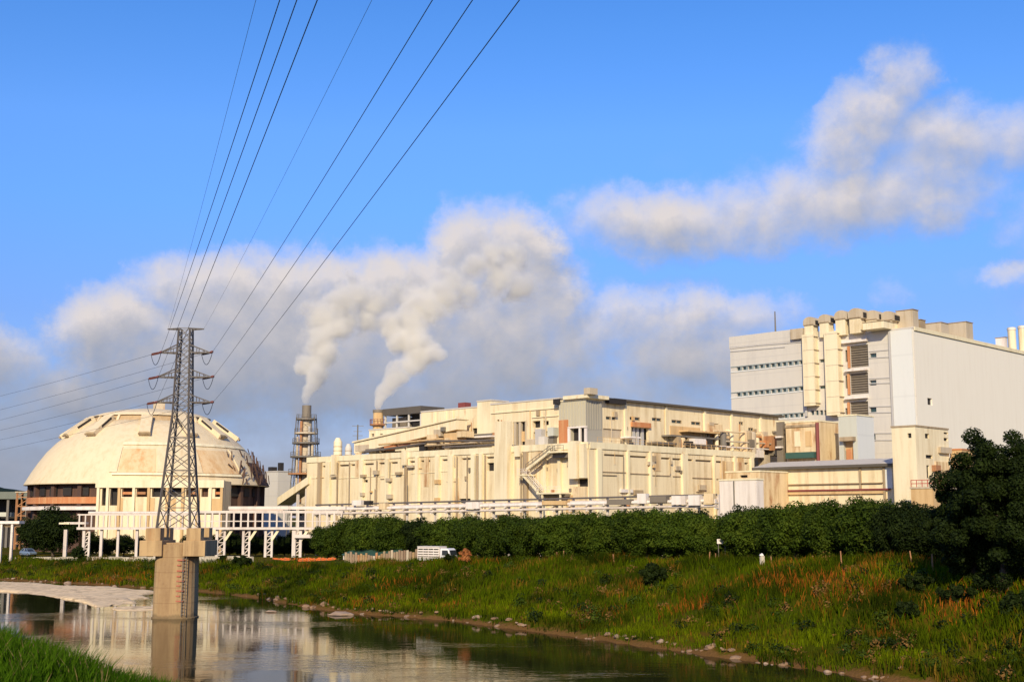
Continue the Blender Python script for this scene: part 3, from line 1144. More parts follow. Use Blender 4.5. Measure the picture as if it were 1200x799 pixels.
for a, b, y in ((365, 374, 560), (388, 420, 560), (428, 452, 558), (458, 474, 556), (482, 511, 554), (517, 527, 552)):
    q = MB()
    hall.A.pbox(q, a, b, y - 0.3, y + 0.3, -0.02, 0.14)
    q.build('panel_ledge', 'pilaster', hall.root)
# protruding cream service shafts on the long face
for a, b, y0, y1, d, lab in ((585.5, 600, 494, 603, 1.4, None), (672.5, 682, 517, 561, 1.6, None), (683, 689, 520, 560, 1.1, None), (392, 396, 533, 556, 1.0, None), (474, 479, 528, 545, .9, None)):
    q = MB()
    hall.A.pbox(q, a, b, y0, y1, -0.02, d)
    q.build('service_shaft', 'cream2', hall.root)
for a, b, y0, y1, m in ((675, 689, 570, 603, 'creamrust'), (606, 612, 522, 535, 'cream2'), (440, 445, 551, 556, 'tan'), (425, 430, 556, 559, 'grime'), (466, 472, 553, 556, 'grime'), (390, 397, 556, 559, 'tan'), (480, 487, 545, 548, 'tan'), (512, 517, 562, 567, 'rustpale'), (588, 594, 574, 580, 'tan'), (455, 460, 560, 564, 'tan'), (425, 428, 577, 581, 'tan'), (456, 461, 579, 584, 'tan'), (512, 516, 583, 588, 'rustpale')):
    q = MB()
    hall.A.pbox(q, a, b, y0, y1, -0.02, 0.8)
    q.build('wall_box', m, hall.root)
for a, b, y0, y1, m in ((742, 752, 574, 580, 'grime'), (726, 740, 573, 577, 'white'), (758, 765, 541, 545, 'tan'), (762, 767, 534, 541, 'grime'), (845, 848, 540, 575, 'rustpale'), (850, 872, 541, 563, 'creamrust'), (790, 796, 546, 551, 'tan'), (818, 826, 568, 574, 'tan')):
    q = MB()
    hall.B.pbox(q, a, b, y0, y1, -0.02, 0.45 if m != 'creamrust' else 0.16)
    q.build('wall_box', m, hall.root)


def stair(root, fr, p0, p1, w, off, mat_s='pilaster', mat_r='cream2', rail='white'):
    """outside stair flight lying along a facade, from one photo spot to another: sloping stringers, treads, solid cheek and handrail"""
    a = fr.P(fr.t(p0[0]), fr.z(*p0), off)
    b = fr.P(fr.t(p1[0]), fr.z(*p1), off)
    st = thing_part('stair_flight', root)
    s = MB()
    n3 = Vector((fr.n.x, fr.n.y, 0)) * w
    for k in (0, 1):
        s.bar(a + n3 * k, b + n3 * k, 0.12, 0.45)
    n = 14
    for i in range(n):
        c = a.lerp(b, (i + .5) / n) + n3 * 0.5
        e = fr.d * 0.17
        s.bar(c - e + Vector((0, 0, .2)), c + e + Vector((0, 0, .2)), w, 0.06)
    o = s.build('stair_flight', mat_s, root)
    r = MB()
    u = Vector((0, 0, 1.05))
    for k in (0, 1):
        r.bar(a + n3 * k + u, b + n3 * k + u, 0.09)
        r.bar(a + n3 * k + u * .55, b + n3 * k + u * .55, 0.06)
        for i in range(8):
            c = a.lerp(b, i / 7) + n3 * k
            r.bar(c, c + u, 0.06)
    r.build('handrail', rail, o)


def thing_part(*_):
    return None


def landing(root, fr, px0, px1, py, off0, off1, under=None, th=0.3, rail='white'):
    t0, t1 = sorted((fr.t(px0), fr.t(px1)))
    z = fr.z((px0 + px1) / 2, py)
    q = MB()
    fr.box(q, t0, t1, z - th, z, off0, off1)
    o = q.build('landing', 'pilaster', root)
    r = MB()
    for h in (0.55, 1.05):
        r.bar(fr.P(t0, z + h, off1 - .05), fr.P(t1, z + h, off1 - .05), 0.07)
    n = max(2, int((t1 - t0) / 1.2))
    for i in range(n + 1):
        t = t0 + (t1 - t0) * i / n
        r.bar(fr.P(t, z, off1 - .05), fr.P(t, z + 1.05, off1 - .05), 0.06)
    r.build('handrail', rail, o)
    if under:
        q = MB()
        fr.box(q, t0 + .1, t1 - .1, z - th - under, z - th - .003, -0.02, off1 * 0.5)
        q.build('landing_underside', 'louvre', root)  # dark block directly beneath the landing slab


landing(hall.root, hall.A, 617, 628, 556, 0.0, 2.6)
stair(hall.root, hall.A, (622, 556), (641, 577), 1.2, 1.2)
landing(hall.root, hall.A, 640, 669, 577, 0.0, 2.8, under=0.5)
stair(hall.root, hall.A, (626, 551), (655, 529), 1.2, 1.2, rail='steel')
landing(hall.root, hall.A, 653, 672, 529, 0.0, 2.8, under=0.9, rail='steel')
for px in (646, 667):
    q = MB()
    t = hall.A.t(px)
    q.bar(hall.A.P(t, GZ, 2.5), hall.A.P(t, hall.A.z(px, 577), 2.5), 0.28)
    q.build('post', 'pilaster', hall.root)

# small fittings scattered over both faces: conduits, boxes, vents, ladders
rg = random.Random(41)
for i in range(44):
    fc, lo_, hi_ = ((hall.A, 366, 670), (hall.B, 704, 878))[i % 3 == 2]
    px = rg.uniform(lo_, hi_)
    t = fc.t(px)
    k = rg.random()
    g = MB()
    z0 = rg.uniform(11, ZL - 3)
    if k < .45:
        h = rg.uniform(.3, .9)
        w = rg.uniform(.25, .6)
        fc.box(g, t - w / 2, t + w / 2, z0, z0 + h, -.02, rg.uniform(.2, .7))
        g.build('wall_box', rg.choice(('tan', 'grime', 'rust', 'rustpale', 'white', 'louvre')), hall.root)
    elif k < .8:
        z1 = min(ZL - 1.2, z0 + rg.uniform(3, 9))
        g.tube(fc.P(t, z0, .3), fc.P(t, z1, .3), rg.uniform(.05, .13), n=6)
        g.build('conduit', rg.choice(('tan', 'grime', 'rustpale', 'steel')), hall.root)
    else:
        w = rg.uniform(2, 5)
        fc.box(g, t - w / 2, t + w / 2, z0, z0 + .16, -.02, .22)
        g.build('conduit', rg.choice(('grime', 'tan', 'rustpale')), hall.root)
for fc, px, y0, y1, w, m in ((hall.A, 420, 530, 560, 2.2, 'creamrust'), (hall.A, 500, 528, 570, 1.5, 'creamrust'), (hall.A, 632, 529, 548, 2.0, 'creamrust'), (hall.B, 770, 530, 552, 2.4, 'creamrust'), (hall.A, 668, 580, 600, 2.0, 'rustpale'), (hall.A, 535, 560, 600, 1.6, 'creamrust'), (hall.B, 868, 528, 545, 2.0, 'rustpale')):
    g = MB()
    t = fc.t(px)
    fc.box(g, t - w / 2, t + w / 2, fc.z(px, y1), fc.z(px, y0), -.02, .09)
    g.build('stained_panel', m, hall.root)

# ------------------------------------------------------------------ upper storeys standing on the hall
ZR = ZL + 0.285
def uv(u, v):
    return (C0[0] + u * A_DIR[0] + v * B_DIR[0], C0[1] + u * A_DIR[1] + v * B_DIR[1])


# main upper hall
CU = uv(6.0, 10.5)
ub = lenB(CU, 914)
ua = lenA(CU, 655)
fB = Face(CU, B_DIR, B_N)
winB = [fB.rect(a, b, y - 2, y + 2) for a, b, y in ((710, 721, 490), (738, 750, 490.5), (764, 775, 491.5), (787, 799, 494), (810, 821, 496), (833, 842, 498), (866, 871, 496), (877, 883, 503))]
bigB = [fB.rect(740, 760, 501, 523), fB.rect(707, 729, 502.5, 513), fB.rect(877, 882, 516, 524)]
zU = zat(468, CU[1])
upper = Block('upper_hall', 'upper cream hall with a thin dark roof edge and small windows above the long hall', 'factory', CU, ua + 9, ub, ZR, zU, 'cream', 'roof', (), winB + bigB, 0.6)
for h in winB:
    o = back(upper.B, h, 0.35, 'window', 'glass', upper.root)
    f = MB()
    a, b, c, d = h
    for t0, t1, z0, z1 in ((a, b, c, c + .12), (a, b, d - .12, d), (a, a + .1, c + .125, d - .125), (b - .1, b, c + .125, d - .125), ((a + b) / 2 - .06, (a + b) / 2 + .06, c + .125, d - .125)):
        upper.B.box(f, t0, t1, z0, z1, -.30, -.06)
    f.build('window_frame', 'grime', o)
o = back(upper.B, bigB[0], 0.9, 'gate_opening', 'dark', upper.root)
g = MB()
for px in (746, 750.5, 756):
    t = upper.B.t(px)
    upper.B.box(g, t - .35, t + .35, bigB[0][2], bigB[0][3], -.85, -.5)
g.build('shutter', 'greyclad2', o)
back(upper.B, bigB[1], 0.3, 'brown_panel', 'tan', upper.root)
back(upper.B, bigB[2], 0.6, 'door_opening', 'dark', upper.root)
g = MB()
upper.B.pbox(g, 739, 761, 495, 500.7, -.02, .5)
g.build('rust_lintel', 'orange', upper.root)
for px in (733, 781, 826.5, 858, 892):
    t = upper.B.t(px)
    g = MB()
    upper.B.box(g, t - .3, t + .3, ZR, zU - .1, -.02, .3)
    g.build('pilaster', 'pilaster', upper.root)
# eaves: the dark roof edge runs out over the wall
g = MB()
upper.B.box(g, 3, ub + 1.2, zU + .03, zU + .42, -8, 0.9)
g.build('eaves', 'roof', upper.root)
g = MB()
upper.B.pbox(g, 709, 729, 467.5, 473.5, -.02, 1.1)
g.build('roof_vent', 'dark', upper.root)
for a, b, y, m in ((727, 739, 513, 'white'), (758, 786, 520, 'galv'), (775, 842, 513.2, 'steel'), (795, 840, 507, 'rustpale')):
    g = MB()
    upper.B.pbox(g, a, b, y - 1, y + .8, -.02, 2.6)
    g.build('canopy', m, upper.root)
for a, b, y0, y1, m in ((785, 820, 500, 512, 'rustpale'), (727, 739, 516, 522, 'louvre'), (826, 846, 497, 512, 'creamrust'), (903, 913, 510, 530, 'creamrust')):
    g = MB()
    upper.B.pbox(g, a, b, y0, y1, -.02, .14)
    g.build('stained_panel', m, upper.root)

# panel tower at the corner
CT = corner_at(687, 237.5)
zT = zat(468, 237.5)
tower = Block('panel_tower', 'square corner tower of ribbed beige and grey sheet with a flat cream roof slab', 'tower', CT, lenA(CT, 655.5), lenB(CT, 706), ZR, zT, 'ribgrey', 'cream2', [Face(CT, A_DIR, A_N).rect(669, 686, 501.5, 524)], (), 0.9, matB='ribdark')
back(tower.A, Face(CT, A_DIR, A_N).rect(669, 686, 501.5, 524), 0.9, 'gate_opening', 'dark', tower.root)
g = MB()
for a, b, y0, y1 in ((666.5, 669, 501.5, 524), (686, 688.3, 501.5, 524), (666.5, 688.3, 499.5, 501.45), (679.5, 681.5, 501.5, 524)):
    tower.A.pbox(g, a, b, y0, y1, -.02, .35)
g.build('gate_frame', 'white', tower.root)
g = MB()
tower.A.pbox(g, 655.6, 666, 492, 526, -.02, .2)
g.build('rust_stain', 'orange', tower.root)
g = MB()
tower.A.box(g, -1.0, lenA(CT, 663), zT + .26, zT + .95, -lenB(CT, 710), .7)
g.build('roof_slab', 'cream2', tower.root)
g = MB()
g.box((*uv(4.2, 5.5), zT + 1.5), (2.2, 1.6, 1.2), math.pi / 4)
g.build('roof_box', 'tan', tower.root)
for px in np.linspace(658, 685, 9):
    g = MB()
    t = tower.A.t(px)
    tower.A.box(g, t - .12, t + .12, tower.A.z(px, 499), zT - .3, -.02, .12)
    g.build('rib', 'ribgrey', tower.root)
for px in np.linspace(689.5, 704, 6):
    g = MB()
    t = tower.B.t(px)
    tower.B.box(g, t - .12, t + .12, tower.B.z(px, 503), zT - .3, -.02, .12)
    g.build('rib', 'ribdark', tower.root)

# left upper hall 575-655
yk = 251.0
CL = corner_at(656, 244)
fL = Face(CL, A_DIR, A_N)
holes = [fL.rect(601, 617, 494, 521.5), fL.rect(624, 633, 493, 501), fL.rect(637, 643, 493, 498), fL.rect(582.5, 585, 491.5, 496), fL.rect(625, 632, 506, 514), fL.rect(640, 646, 505, 511)]
upl = Block('upper_hall', 'cream upper hall with dark openings left of the ribbed tower', 'factory', CL, lenA(CL, 575), 16, ZR, zat(467.2, 244), 'cream', 'roofpale', holes, (), 0.9)
for h in holes:
    back(upl.A, h, 0.9, 'opening', 'dark', upl.root)
g = MB()
for px in (603, 608.5, 616):
    t = upl.A.t(px)
    upl.A.box(g, t - .3, t + .3, holes[0][2], holes[0][3], -.7, -.1)
g.build('opening_post', 'tan', upl.root)
g = MB()
upl.A.pbox(g, 608.8, 616, 505, 517, -.8, -.5)
g.build('rusty_hopper', 'rustpale', upl.root)
g = MB()
upl.A.pbox(g, 654.5, 662, 468, 474, -.02, 1.6)
g.build('roof_vent', 'dark', upl.root)
for a, b, y in ((576, 655, 481), (624, 655, 488)):
    g = MB()
    upl.A.pbox(g, a, b, y - .5, y + .5, -.02, .25)
    g.build('panel_ledge', 'pilaster', upl.root)
for a, b, y0, y1, m, d in ((633, 640, 503, 521, 'greyclad2', 1.5), (640, 647, 512, 523, 'greyclad', 2.2), (648, 655, 501, 511, 'greengrey', 1.6), (634, 655, 523.5, 526, 'grime', 2.5), (645, 653, 514, 522, 'steel', 1.2), (623, 633, 515, 524, 'tan', 1.8)):
    g = MB()
    upl.A.pbox(g, a, b, y0, y1, -.02, d)
    g.build('plant_box', m, upl.root)

# lift tower
CLT = corner_at(575.5, 259)
lift = Block('lift_tower', 'short cream tower rising just above the roofs left of the upper hall', 'tower', CLT, lenA(CLT, 559), 5, ZR, zat(469.3, 259), 'cream2', 'roofpale')

# long plain block 490-560
CB = corner_at(562, 262)
fK = Face(CB, A_DIR, A_N)
hk = [fK.rect(554, 573, 501.5, 508)]
hk2 = [fK.rect(553.5, 560.5, 501.5, 508)]
blockL = Block('plain_block', 'plain windowless cream block between the lift tower and the open steel frame', 'factory', CB, lenA(CB, 493), 14, ZR, zat(477, 262), 'cream', 'roofpale', hk2)
back(blockL.A, hk2[0], .5, 'opening', 'dark', blockL.root)
for px in (530.5, 522, 509):
    t = blockL.A.t(px)
    g = MB()
    blockL.A.box(g, t - .22, t + .22, ZR, blockL.z1 - .2, -.02, .22)
    g.build('pilaster', 'pilaster', blockL.root)
g = MB()
t0, t1, _, _ = blockL.A.rect(532, 540, 470, 474)
blockL.A.box(g, t0, t1, blockL.z1 + .2, blockL.z1 + 1.5, -3, -1.2)
g.build('roof_box', 'darkred', blockL.root)
for a, b, y, d, m in ((520, 588, 513.5, 3.0, 'white'), (533, 586, 518.5, 3.5, 'white'), (545, 585, 510, 2.0, 'steel')):
    g = MB()
    blockL.A.pbox(g, a, b, y - .9, y + .9, 0.3, d)
    g.build('canopy', m, blockL.root)

# little house with windows, and the open steel frame behind it
CH = corner_at(476, 275.6)
fh = Face(CH, A_DIR, A_N)
hw = [fh.rect(a, b, 508, 511.5) for a, b in ((435, 438.5), (445, 448.5), (451.5, 455), (466, 469.5))]
house = Block('roof_house', 'small cream penthouse with four tiny windows beside the short stack', 'building', CH, lenA(CH, 432), 7, ZR, zat(501, 275.6), 'cream2', 'roofpale', hw, (), .3)
for h in hw:
    back(house.A, h, .3, 'window', 'louvre', house.root)
fr_root = thing('steel_frame', 'open grey steel frame with a flat black roof beside the short stack', 'frame', (*corner_at(470, 290), house.z1))
ff = Face(corner_at(493.5, 281), A_DIR, A_N)
tL = ff.t(451)
zb, zt = house.z1 + .3, zat(475.5, 281)
for t in np.linspace(0.2, tL, 4):
    for off in (0, -6):
        g = MB()
        g.bar(ff.P(t, zb, off), ff.P(t, zt - 1.6, off), 0.35)
        g.build('post', 'greyclad', fr_root)
for z in (zb + 1.8, zb + 3.6):
    g = MB()
    g.bar(ff.P(0.3, z, 0.25), ff.P(tL, z, 0.25), .3)
    g.build('beam', 'greyclad', fr_root)
g = MB()
ff.box(g, -.4, tL + .4, zt - 1.5, zt, -6.6, .6)
g.build('roof', 'roof', fr_root)
g = MB()
ff.box(g, .6, tL * .48, zb + 0.2, zt - 1.52, -5.5, -2.4)
g.build('screen_panel', 'dark', fr_root)
g = MB()
ff.box(g, tL * .55, tL * .95, zb + .2, zb + 3, -4, -1.5)
g.build('machine_housing', 'louvre', fr_root)

# inclined conveyor gallery
gal = thing('conveyor_gallery', 'inclined cream conveyor gallery climbing right over the roof of the long hall', 'conveyor', (*corner_at(415, 274), ZR))
fg = Face(corner_at(535, 259.5), A_DIR, A_N)
def slope_box(mb, fr, pa, pb, th_px, o0, o1):
    P = []
    for (px, py) in (pa, pb):
        for dy in (0, th_px):
            for o in (o0, o1):
                P.append(fr.P(fr.t(px, 0, py), fr.z(px, py + dy), o))
    a0, a1, a2, a3, b0, b1, b2, b3 = P
    mb.hexa([a2, b2, b3, a3, a0, b0, b1, a1])
g = MB()
slope_box(g, fg, (415, 519), (535, 491), 12, -3, 0)
g.build('gallery_tube', 'cream2', gal)
g = MB()
slope_box(g, fg, (414, 517.3), (536, 489.3), 1.6, -3.4, .4)
g.build('gallery_roof', 'pilaster', gal)
for px in (440, 465, 490, 512):
    g = MB()
    t = fg.t(px)
    fg.box(g, t - .25, t + .25, ZR, fg.z(px, 531 - (px - 415) * .23), -2.4, -.4)
    g.build('post', 'grime', gal)

# rusty plant along the roof edge below the gallery
plant = thing('roof_pipework', 'rust orange pipes, trays and tanks along the roof edge below the gallery', 'pipework', (*corner_at(470, 268), ZR))
fp = Face(uv(2.5, 1.5), A_DIR, A_N)
fp = Face((C0[0] + 1.5 * B_DIR[0], C0[1] + 1.5 * B_DIR[1]), A_DIR, A_N)
for a, b, y0, y1, o0, o1, m, nm in ((428, 446, 525.5, 528.5, -1, 0, 'steel', 'cable_tray'), (450, 463, 522, 527, -2, 0, 'orange', 'tank'), (466, 480, 517, 522.5, -2.5, -.2, 'orange', 'tank'), (481, 498, 516, 521, -2.5, 0, 'rustpale', 'tank'), (440, 456, 524, 527.3, -3, -1, 'rust', 'duct'), (463, 474, 523.2, 528, -1.5, 0, 'pilaster', 'box'), (476, 491, 524, 528.5, -2, 0, 'cream2', 'box'),
                                   (491, 497, 522, 529, -1, 0, 'dark', 'hatch'), (500, 511, 509, 521, -2, 0, 'creamrust', 'duct'), (506, 514, 503, 511, -2, -.5, 'tan', 'duct'), (514, 518, 500, 505, -2, -.5, 'steel', 'hatch'), (518, 534, 507, 519, -3, -.5, 'rustpale', 'tank'), (522, 527, 513, 526, -.5, .2, 'creamrust', 'duct'), (535, 543, 505, 512, -3, 0, 'creamrust', 'box'), (500, 560, 519.5, 521, -1, .6, 'grime', 'walkway'), (412, 428, 521, 528, -3, -1, 'tan', 'box')):
    g = MB()
    fp.pbox(g, a, b, y0, y1, o0, o1)
    g.build(nm, m, plant)
for px0, px1, y0, y1 in ((428, 500, 529.5, 519.5), (445, 520, 521, 514), (500, 585, 517, 516), (520, 585, 524, 521)):
    g = MB()
    g.tube(fp.P(fp.t(px0), fp.z(px0, y0), .3), fp.P(fp.t(px1), fp.z(px1, y1), .3), .22)
    g.build('pipe', RNG.choice(('tan', 'galv', 'rustpale')), plant)

# rusty fittings on the upper faces
rg = random.Random(43)
for blk, lo_, hi_, zlo, zhi in ((upper, 708, 910, ZR + 2, zU - 2), (upl, 580, 652, ZR + 3, upl.z1 - 1.5), (blockL, 496, 556, ZR + 3, blockL.z1 - 1.5)):
    fc = blk.B if blk is upper else blk.A
    for i in range(12 if blk is upper else 5):
        px = rg.uniform(lo_, hi_)
        t = fc.t(px)
        z0 = rg.uniform(zlo, zhi - 1)
        g = MB()
        if rg.random() < .5:
            g.tube(fc.P(t, zlo - 1, .25), fc.P(t, z0 + 1, .25), rg.uniform(.06, .16), n=6)
            g.build('conduit', rg.choice(('tan', 'rustpale', 'grime', 'rust')), blk.root)
        else:
            w = rg.uniform(.5, 1.8)
            fc.box(g, t - w / 2, t + w / 2, z0, z0 + rg.uniform(.4, 1.1), -.02, rg.uniform(.2, .8))
            g.build('wall_box', rg.choice(('tan', 'rustpale', 'rust', 'louvre', 'grime')), blk.root)

# crowded terrace in front of the upper hall, seen above the right half of the long hall
terr = thing('terrace_plant', 'crowd of stained tanks, ducts and pipes on the terrace before the upper hall', 'pipework', (*uv(3, 34), ZR))
ft = Face(uv(2.6, 0), B_DIR, B_N)
rg = random.Random(14)
mats = ['tan', 'creamrust', 'rustpale', 'cream2', 'grime', 'white', 'rust', 'tan', 'creamrust', 'steel', 'pilaster']
px = 797.0
while px < 905:
    w = rg.uniform(2.0, 6.5)
    hpx = rg.uniform(7, 26) if px > 838 else rg.uniform(5, 15)
    yb = 523 + (px - 790) * 0.068
    k = rg.random()
    o0 = rg.uniform(-2.4, -.2)
    g = MB()
    m = rg.choice(mats)
    t = ft.t(px)
    if k < 0.34:
        t0, t1, z0, z1 = ft.rect(px, px + w, yb - hpx, yb)
        r = (t1 - t0) / 2
        c = ft.P((t0 + t1) / 2, ZR, o0)
        g.lathe([(0.01, 0), (r, 0), (r, z1 - ZR - r * .5), (r * .7, z1 - ZR - r * .12), (0.01, z1 - ZR)], c, 14)
        g.build('tank', m, terr, smooth=False)
    elif k < 0.68:
        t0, t1, z0, z1 = ft.rect(px, px + w, yb - hpx, yb)
        ft.box(g, t0, t1, ZR, z1, o0 - 1.6, o0)
        g.build('duct', m, terr)
        if rg.random() < .5:
            g = MB()
            ft.box(g, t0 + .1, t1 - .1, ZR + .4 * (z1 - ZR), ZR + .65 * (z1 - ZR), o0 - .05, o0 + .06)
            g.build('hatch', 'dark', terr)
    else:
        z1 = ft.z(px, yb - hpx)
        r = rg.uniform(.14, .34)
        g.path([ft.P(t, ZR, o0), ft.P(t, z1 - .6, o0), ft.P(t, z1, o0 - .5), ft.P(t, z1, -5.5)], r, 8)
        g.build('pipe', m, terr)
    px += w * rg.uniform(.55, 1.0)
for a, b, y, m in ((795, 842, 527, 'steel'), (842, 900, 523, 'white'), (850, 905, 517, 'tan'), (800, 850, 520.5, 'galv'), (836, 872, 505, 'creamrust')):
    g = MB()
    g.tube(ft.P(ft.t(a), ft.z(a, y), .3), ft.P(ft.t(b), ft.z(b, y + (b - a) * .06), .3), .17)
    g.build('pipe', m, terr)
for a, b, y0, y1, m in ((812, 825, 514, 521, 'white'), (829, 833, 515, 522, 'dark'), (803, 810, 517, 521, 'dark'), (816, 819, 522, 527, 'dark'), (895, 899, 516, 524, 'orange'), (902, 912, 511, 528, 'rust'), (876, 883, 515, 524, 'louvre'), (905, 912, 527, 534, 'louvre'), (883, 893, 527, 536, 'white'), (895, 900, 533, 547, 'tan')):
    g = MB()
    ft.pbox(g, a, b, y0, y1, -1.5, .55)
    g.build('plant_box', m, terr)

# roof rails along the edge of the long hall's right part
g = thing('roof_railing', 'thin rusty guard rail along the edge of the long hall roof terrace', 'railing', (*uv(.4, 30), ZR))
fr2 = Face(uv(.45, 0), B_DIR, B_N)
q = MB()
for z in (.55, 1.05):
    q.bar(fr2.P(3, ZR + z), fr2.P(VB - .5, ZR + z), .06)
for t in np.arange(3, VB, 1.8):
    q.bar(fr2.P(t, ZR), fr2.P(t, ZR + 1.05), .06)
q.build('rail', 'rustpale', g)

# ------------------------------------------------------------------ stacks
def stack_lattice():
    Y = 312.0
    x = kx(358.5, 520) * Y
    s = Y / F
    z0 = 3.5
    root = thing('lattice_stack', 'steel chimney stack in a tapering frame with four round platforms right of the dome', 'chimney', (x, Y, z0))
    zt = zat(475, Y)
    g = MB()
    g.tube((x, Y, z0), (x, Y, zat(490, Y)), 8.0 * s, 6.6 * s, 20)
    g.build('flue', 'tan', root, smooth=False)
    g = MB()
    g.lathe([(5.4 * s, zat(490, Y)), (5.4 * s, zt), (4.9 * s, zt), (4.9 * s, zt - 2)], (x, Y, 0), 20)
    g.build('flue_top', 'louvre', root)
    for py, w, m in ((491, 24, 'steel'), (507.5, 28, 'tan'), (519, 32, 'steel'), (535, 36, 'steel'), (555, 40, 'rust')):
        z = zat(py, Y)
        g = MB()
        g.lathe([(.5, z - .25), (w / 2 * s, z - .25), (w / 2 * s, z + .15), (.5, z + .15)], (x, Y, 0), 20)
        p = g.build('platform', m, root)
        g = MB()
        r = w / 2 * s - .08
        for k in range(14):
            a = 2 * math.pi * k / 14
            b = 2 * math.pi * (k + 1) / 14
            g.bar((x + r * math.cos(a), Y + r * math.sin(a), z), (x + r * math.cos(a), Y + r * math.sin(a), z + 1.15), .06)
            for h in (.6, 1.15):
                g.bar((x + r * math.cos(a), Y + r * math.sin(a), z + h), (x + r * math.cos(b), Y + r * math.sin(b), z + h), .06)
        g.build('railing', 'steel', p)
    legs = []
    for sx, sy in ((-1, -1), (1, -1), (1, 1), (-1, 1)):
        p0 = Vector((x + sx * 19 * s, Y + sy * 12 * s, z0))
        p1 = Vector((x + sx * 10.5 * s, Y + sy * 8 * s, zat(489, Y)))
        legs.append((p0, p1))
        g = MB()
        g.bar(p0, p1, .14)
        g.build('leg', 'steel', root)
    g = MB()
    for k in range(4):
        a, b = legs[k], legs[(k + 1) % 4]
        n = 8
        for i in range(n):
            g.bar(a[0].lerp(a[1], i / n), b[0].lerp(b[1], (i + 1) / n), .06)
            g.bar(b[0].lerp(b[1], i / n), a[0].lerp(a[1], (i + 1) / n), .06)
    g.build('bracing', 'steel', root)
    for dx, h0, h1, r, m in ((-4.5, 560, 494, .35, 'rust'), (5.0, 560, 500, .3, 'greyclad2'), (-8.5, 560, 512, .3, 'tan'), (9, 575, 518, .35, 'tan')):
        g = MB()
        g.tube((x + dx * s, Y - 9 * s, zat(h0, Y) - 6), (x + dx * s, Y - 8.2 * s, zat(h1, Y)), r)
        g.build('riser_pipe', m, root)
    return Vector((x, Y, zt))


ST1 = stack_lattice()


def stack_short():
    Y = 291.0
    x = kx(443.3, 490) * Y
    s = Y / F
    zt = zat(480.5, Y)
    root = thing('short_stack', 'short round cream stack with a rusty collar platform beside the steel frame', 'chimney', (x, Y, ZR))
    g = MB()
    g.lathe([(6.3 * s, ZR), (6.0 * s, zt), (5.2 * s, zt), (5.2 * s, zt - 2.5)], (x, Y, 0), 22)
    g.build('flue', 'rustpale', root, smooth=False)
    g = MB()
    z = zat(497, Y)
    g.lathe([(5.8 * s, z - .5), (10 * s, z - .3), (10 * s, z), (5.8 * s, z)], (x, Y, 0), 22)
    p = g.build('platform', 'rust', root)
    g = MB()
    for k in range(16):
        a, b = 2 * math.pi * k / 16, 2 * math.pi * (k + 1) / 16
        r = 9.7 * s
        g.bar((x + r * math.cos(a), Y + r * math.sin(a), z), (x + r * math.cos(a), Y + r * math.sin(a), z + 1.1), .07)
        g.bar((x + r * math.cos(a), Y + r * math.sin(a), z + 1.1), (x + r * math.cos(b), Y + r * math.sin(b), z + 1.1), .07)
    g.build('railing', 'darkred', p)
    g = MB()
    g.lathe([(6.25 * s, zt - .6), (6.6 * s, zt - .6), (6.6 * s, zt + .05), (6.0 * s, zt + .05)], (x, Y, 0), 22)
    g.build('rim', 'louvre', root)
    return Vector((x, Y, zt))


ST2 = stack_short()

# two pale silos and a little mast on the roof at the left end
for px, w, y0, m, lab in ((395.5, 10, 513, 'cream2', 'round cream silo standing on the left end of the hall roof'), (408, 8, 520, 'greyclad', 'lower grey silo beside the cream one on the hall roof')):
    Y = 297.0
    s = Y / F
    x = kx(px) * Y
    r = thing('silo', lab, 'silo', (x, Y, ZR))
    zt = zat(y0, Y)
    g = MB()
    g.lathe([(w / 2 * s, ZR), (w / 2 * s, zt - 1.0), (w / 4 * s, zt), (0.02, zt)], (x, Y, 0), 18)
    g.build('shell', m, r)
    g = MB()
    for z in np.arange(ZR + .8, zt - 1.2, 1.0):
        g.lathe([(w / 2 * s, z), (w / 2 * s + .07, z), (w / 2 * s + .07, z + .12), (w / 2 * s, z + .12)], (x, Y, 0), 18)
    g.build('hoop', 'grime', r)
Y = 294
x = kx(418.5) * Y
r = thing('antenna_mast', 'thin dark antenna mast with crossbars on the hall roof', 'mast', (x, Y, ZR))
g = MB()
zt = zat(497.5, Y)
g.bar((x, Y, ZR), (x, Y, zt), .22)
g.build('pole', 'steel', r)
g = MB()
for z, w in ((zt - .3, 2.8), (zt - 1.6, 2.0), (zt - 2.6, 2.4)):
    g.bar((x - w / 2, Y, z), (x + w / 2, Y, z), .10)
g.build('crossbar', 'steel', r)

# covered stair / gallery climbing to the left end of the long hall
gl = thing('sloping_gallery', 'sloping cream gallery on white posts at the left end of the long hall', 'conveyor', (*corner_at(342, 296), 3))
fg2 = Face(corner_at(362, 291), A_DIR, A_N)
g = MB()
slope_box(g, fg2, (325, 583), (361, 558), 9, -4, 0)
g.build('gallery_tube', 'cream2', gl)
for px in (346, 356):
    g = MB()
    t = fg2.t(px)
    g.bar(fg2.P(t, 3, -1), fg2.P(t, fg2.z(px, 591 - (px - 325) * .66), -1), .5)
    g.build('post', 'white', gl)
g = MB()
fg2.pbox(g, 327, 361, 597, 604, -5, -3)
g.build('back_wall', 'dark', gl)

# low grey shed far behind, between dome and stack
CS = corner_at(322, 345)
shed = Block('far_shed', 'pale grey shed far behind between the dome and the lattice stack', 'shed', corner_at(326, 345), lenA(corner_at(326, 345), 311), lenB(corner_at(326, 345), 342), 2.5, zat(552.5, 345), 'greyclad', 'roofpale')
for px, w in ((319.5, 1.8), (329, 1.2)):
    g = MB()
    t = shed.A.t(min(px, 324))
    p = ray(px, 548, 350)
    g.box((p.x, p.y, shed.z1 + .28 + (.6 if px < 325 else 1.2)), (w, w, 1.2 if px < 325 else 2.4), .78)
    g.build('roof_box', 'dark', shed.root)
